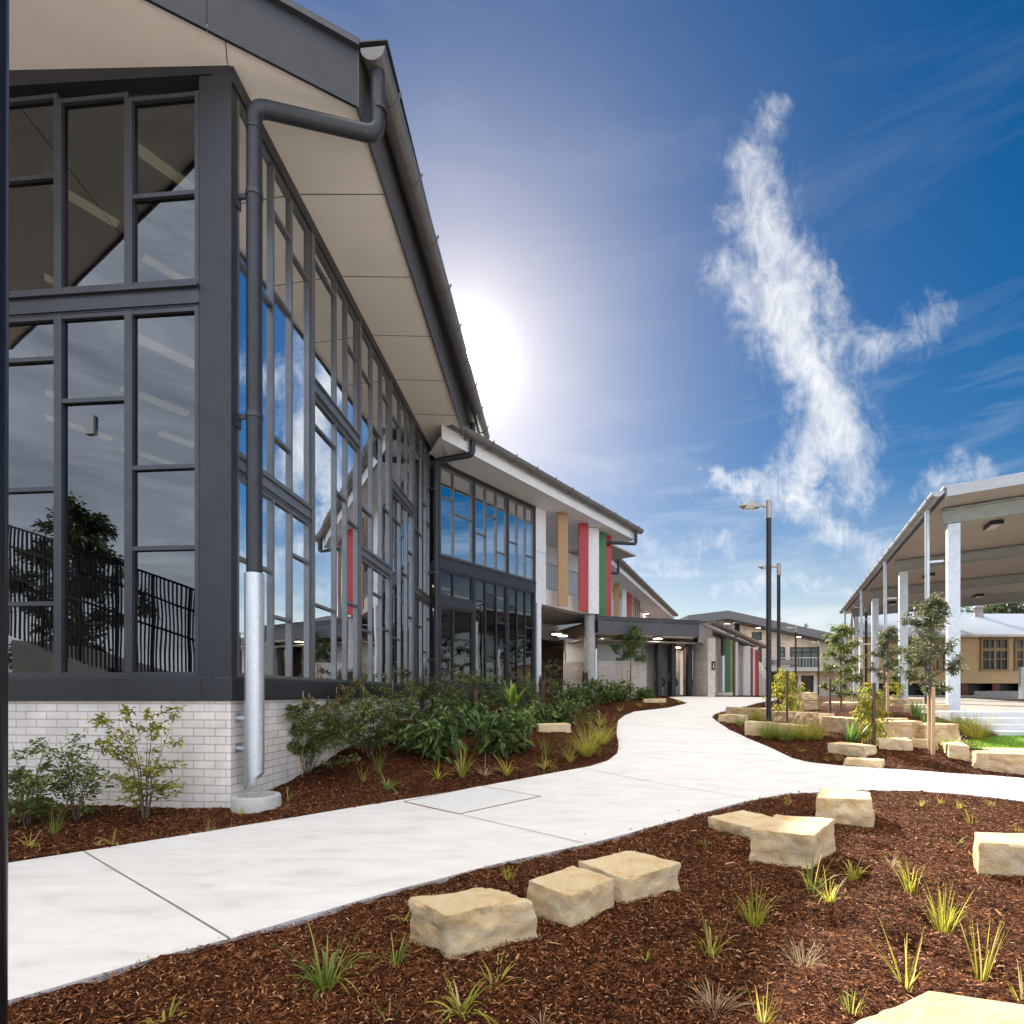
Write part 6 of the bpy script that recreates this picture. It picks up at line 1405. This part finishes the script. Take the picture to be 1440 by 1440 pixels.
# thin general veil, stronger low down
mpv = N.new('ShaderNodeMapping'); mpv.inputs['Scale'].default_value = (1.1, 1.1, 5.5); mpv.inputs['Location'].default_value = (.7, .2, .3); L.new(tc.outputs['Generated'], mpv.inputs[0])
vl = noise(mpv.outputs[0], 2.6, 9, .6, .5)
vr = N.new('ShaderNodeMapRange'); vr.inputs['From Min'].default_value = .5; vr.inputs['From Max'].default_value = .8; vr.inputs['To Max'].default_value = .55; L.new(vl.outputs['Fac'], vr.inputs['Value'])
low = N.new('ShaderNodeMapRange'); low.inputs['From Min'].default_value = .55; low.inputs['From Max'].default_value = .05; low.inputs['To Min'].default_value = .12; low.inputs['To Max'].default_value = 1; L.new(dz, low.inputs['Value'])
veil = mth('MULTIPLY', vr.outputs[0], low.outputs[0])
hzr = N.new('ShaderNodeMapRange'); hzr.interpolation_type = 'SMOOTHSTEP'; hzr.inputs['From Min'].default_value = .34; hzr.inputs['From Max'].default_value = -.02; hzr.inputs['To Max'].default_value = .55; L.new(dz, hzr.inputs['Value'])
dens = mth('MINIMUM', mth('ADD', mth('ADD', c1, veil), hzr.outputs[0]), .95, clamp=True)
mix = N.new('ShaderNodeMix'); mix.data_type = 'RGBA'; mix.inputs['B'].default_value = CLOUD
# bright cloud overhead and veil to the rear, unseen, added as fill light
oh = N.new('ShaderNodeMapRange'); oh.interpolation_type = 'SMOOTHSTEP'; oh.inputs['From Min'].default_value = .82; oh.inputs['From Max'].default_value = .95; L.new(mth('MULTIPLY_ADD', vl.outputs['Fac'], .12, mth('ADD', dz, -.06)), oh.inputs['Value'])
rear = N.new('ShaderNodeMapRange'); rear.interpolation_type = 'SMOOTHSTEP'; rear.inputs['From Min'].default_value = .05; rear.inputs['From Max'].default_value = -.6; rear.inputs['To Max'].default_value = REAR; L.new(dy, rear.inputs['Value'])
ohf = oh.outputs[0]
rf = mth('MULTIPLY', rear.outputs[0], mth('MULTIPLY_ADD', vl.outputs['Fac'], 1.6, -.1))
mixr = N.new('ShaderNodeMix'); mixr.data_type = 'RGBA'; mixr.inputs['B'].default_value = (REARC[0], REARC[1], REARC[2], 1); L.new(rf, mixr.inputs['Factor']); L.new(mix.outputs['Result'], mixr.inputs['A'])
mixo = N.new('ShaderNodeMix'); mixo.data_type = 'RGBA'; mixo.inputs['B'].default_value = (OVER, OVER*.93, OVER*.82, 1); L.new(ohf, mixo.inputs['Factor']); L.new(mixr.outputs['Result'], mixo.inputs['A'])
L.new(dens, mix.inputs['Factor']); L.new(hs.outputs[0], mix.inputs['A'])
# the sun's aureole and disc in the sky
dt = N.new('ShaderNodeVectorMath'); dt.operation = 'DOT_PRODUCT'; L.new(tc.outputs['Generated'], dt.inputs[0]); dt.inputs[1].default_value = sd
ang = mth('ARCCOSINE', mth('MINIMUM', dt.outputs['Value'], 1.0))
a1 = mth('MULTIPLY', mth('POWER', 2.718, mth('DIVIDE', ang, -R(1.6))), AUR[0])
a2 = mth('MULTIPLY', mth('POWER', 2.718, mth('DIVIDE', ang, -R(8.5))), AUR[1])
disc = mth('MULTIPLY', mth('LESS_THAN', ang, R(.6)), AUR[2])
au = mth('ADD', a1, disc)
av = N.new('ShaderNodeVectorMath'); av.operation = 'SCALE'; av.inputs[0].default_value = (1, .97, .92); L.new(au, av.inputs['Scale'])
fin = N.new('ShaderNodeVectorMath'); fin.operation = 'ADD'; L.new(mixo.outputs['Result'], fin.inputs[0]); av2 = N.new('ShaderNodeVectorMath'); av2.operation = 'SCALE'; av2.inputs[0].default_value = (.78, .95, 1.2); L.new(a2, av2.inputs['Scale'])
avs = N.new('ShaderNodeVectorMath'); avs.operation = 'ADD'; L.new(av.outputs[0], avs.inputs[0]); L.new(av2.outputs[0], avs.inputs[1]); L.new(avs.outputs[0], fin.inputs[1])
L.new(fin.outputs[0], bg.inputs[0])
sc.view_settings.view_transform = 'Standard'; sc.view_settings.look = 'None'; sc.view_settings.gamma = 1
sc.view_settings.use_curve_mapping = False; sc.view_settings.exposure = EXPO
sc.cycles.max_bounces = 8; sc.cycles.transparent_max_bounces = 16; sc.cycles.glossy_bounces = 5; sc.cycles.transmission_bounces = 6; sc.cycles.diffuse_bounces = 4
sc.cycles.sample_clamp_indirect = 6; sc.cycles.caustics_reflective = False; sc.cycles.caustics_refractive = False
sc.cycles.use_denoising = True
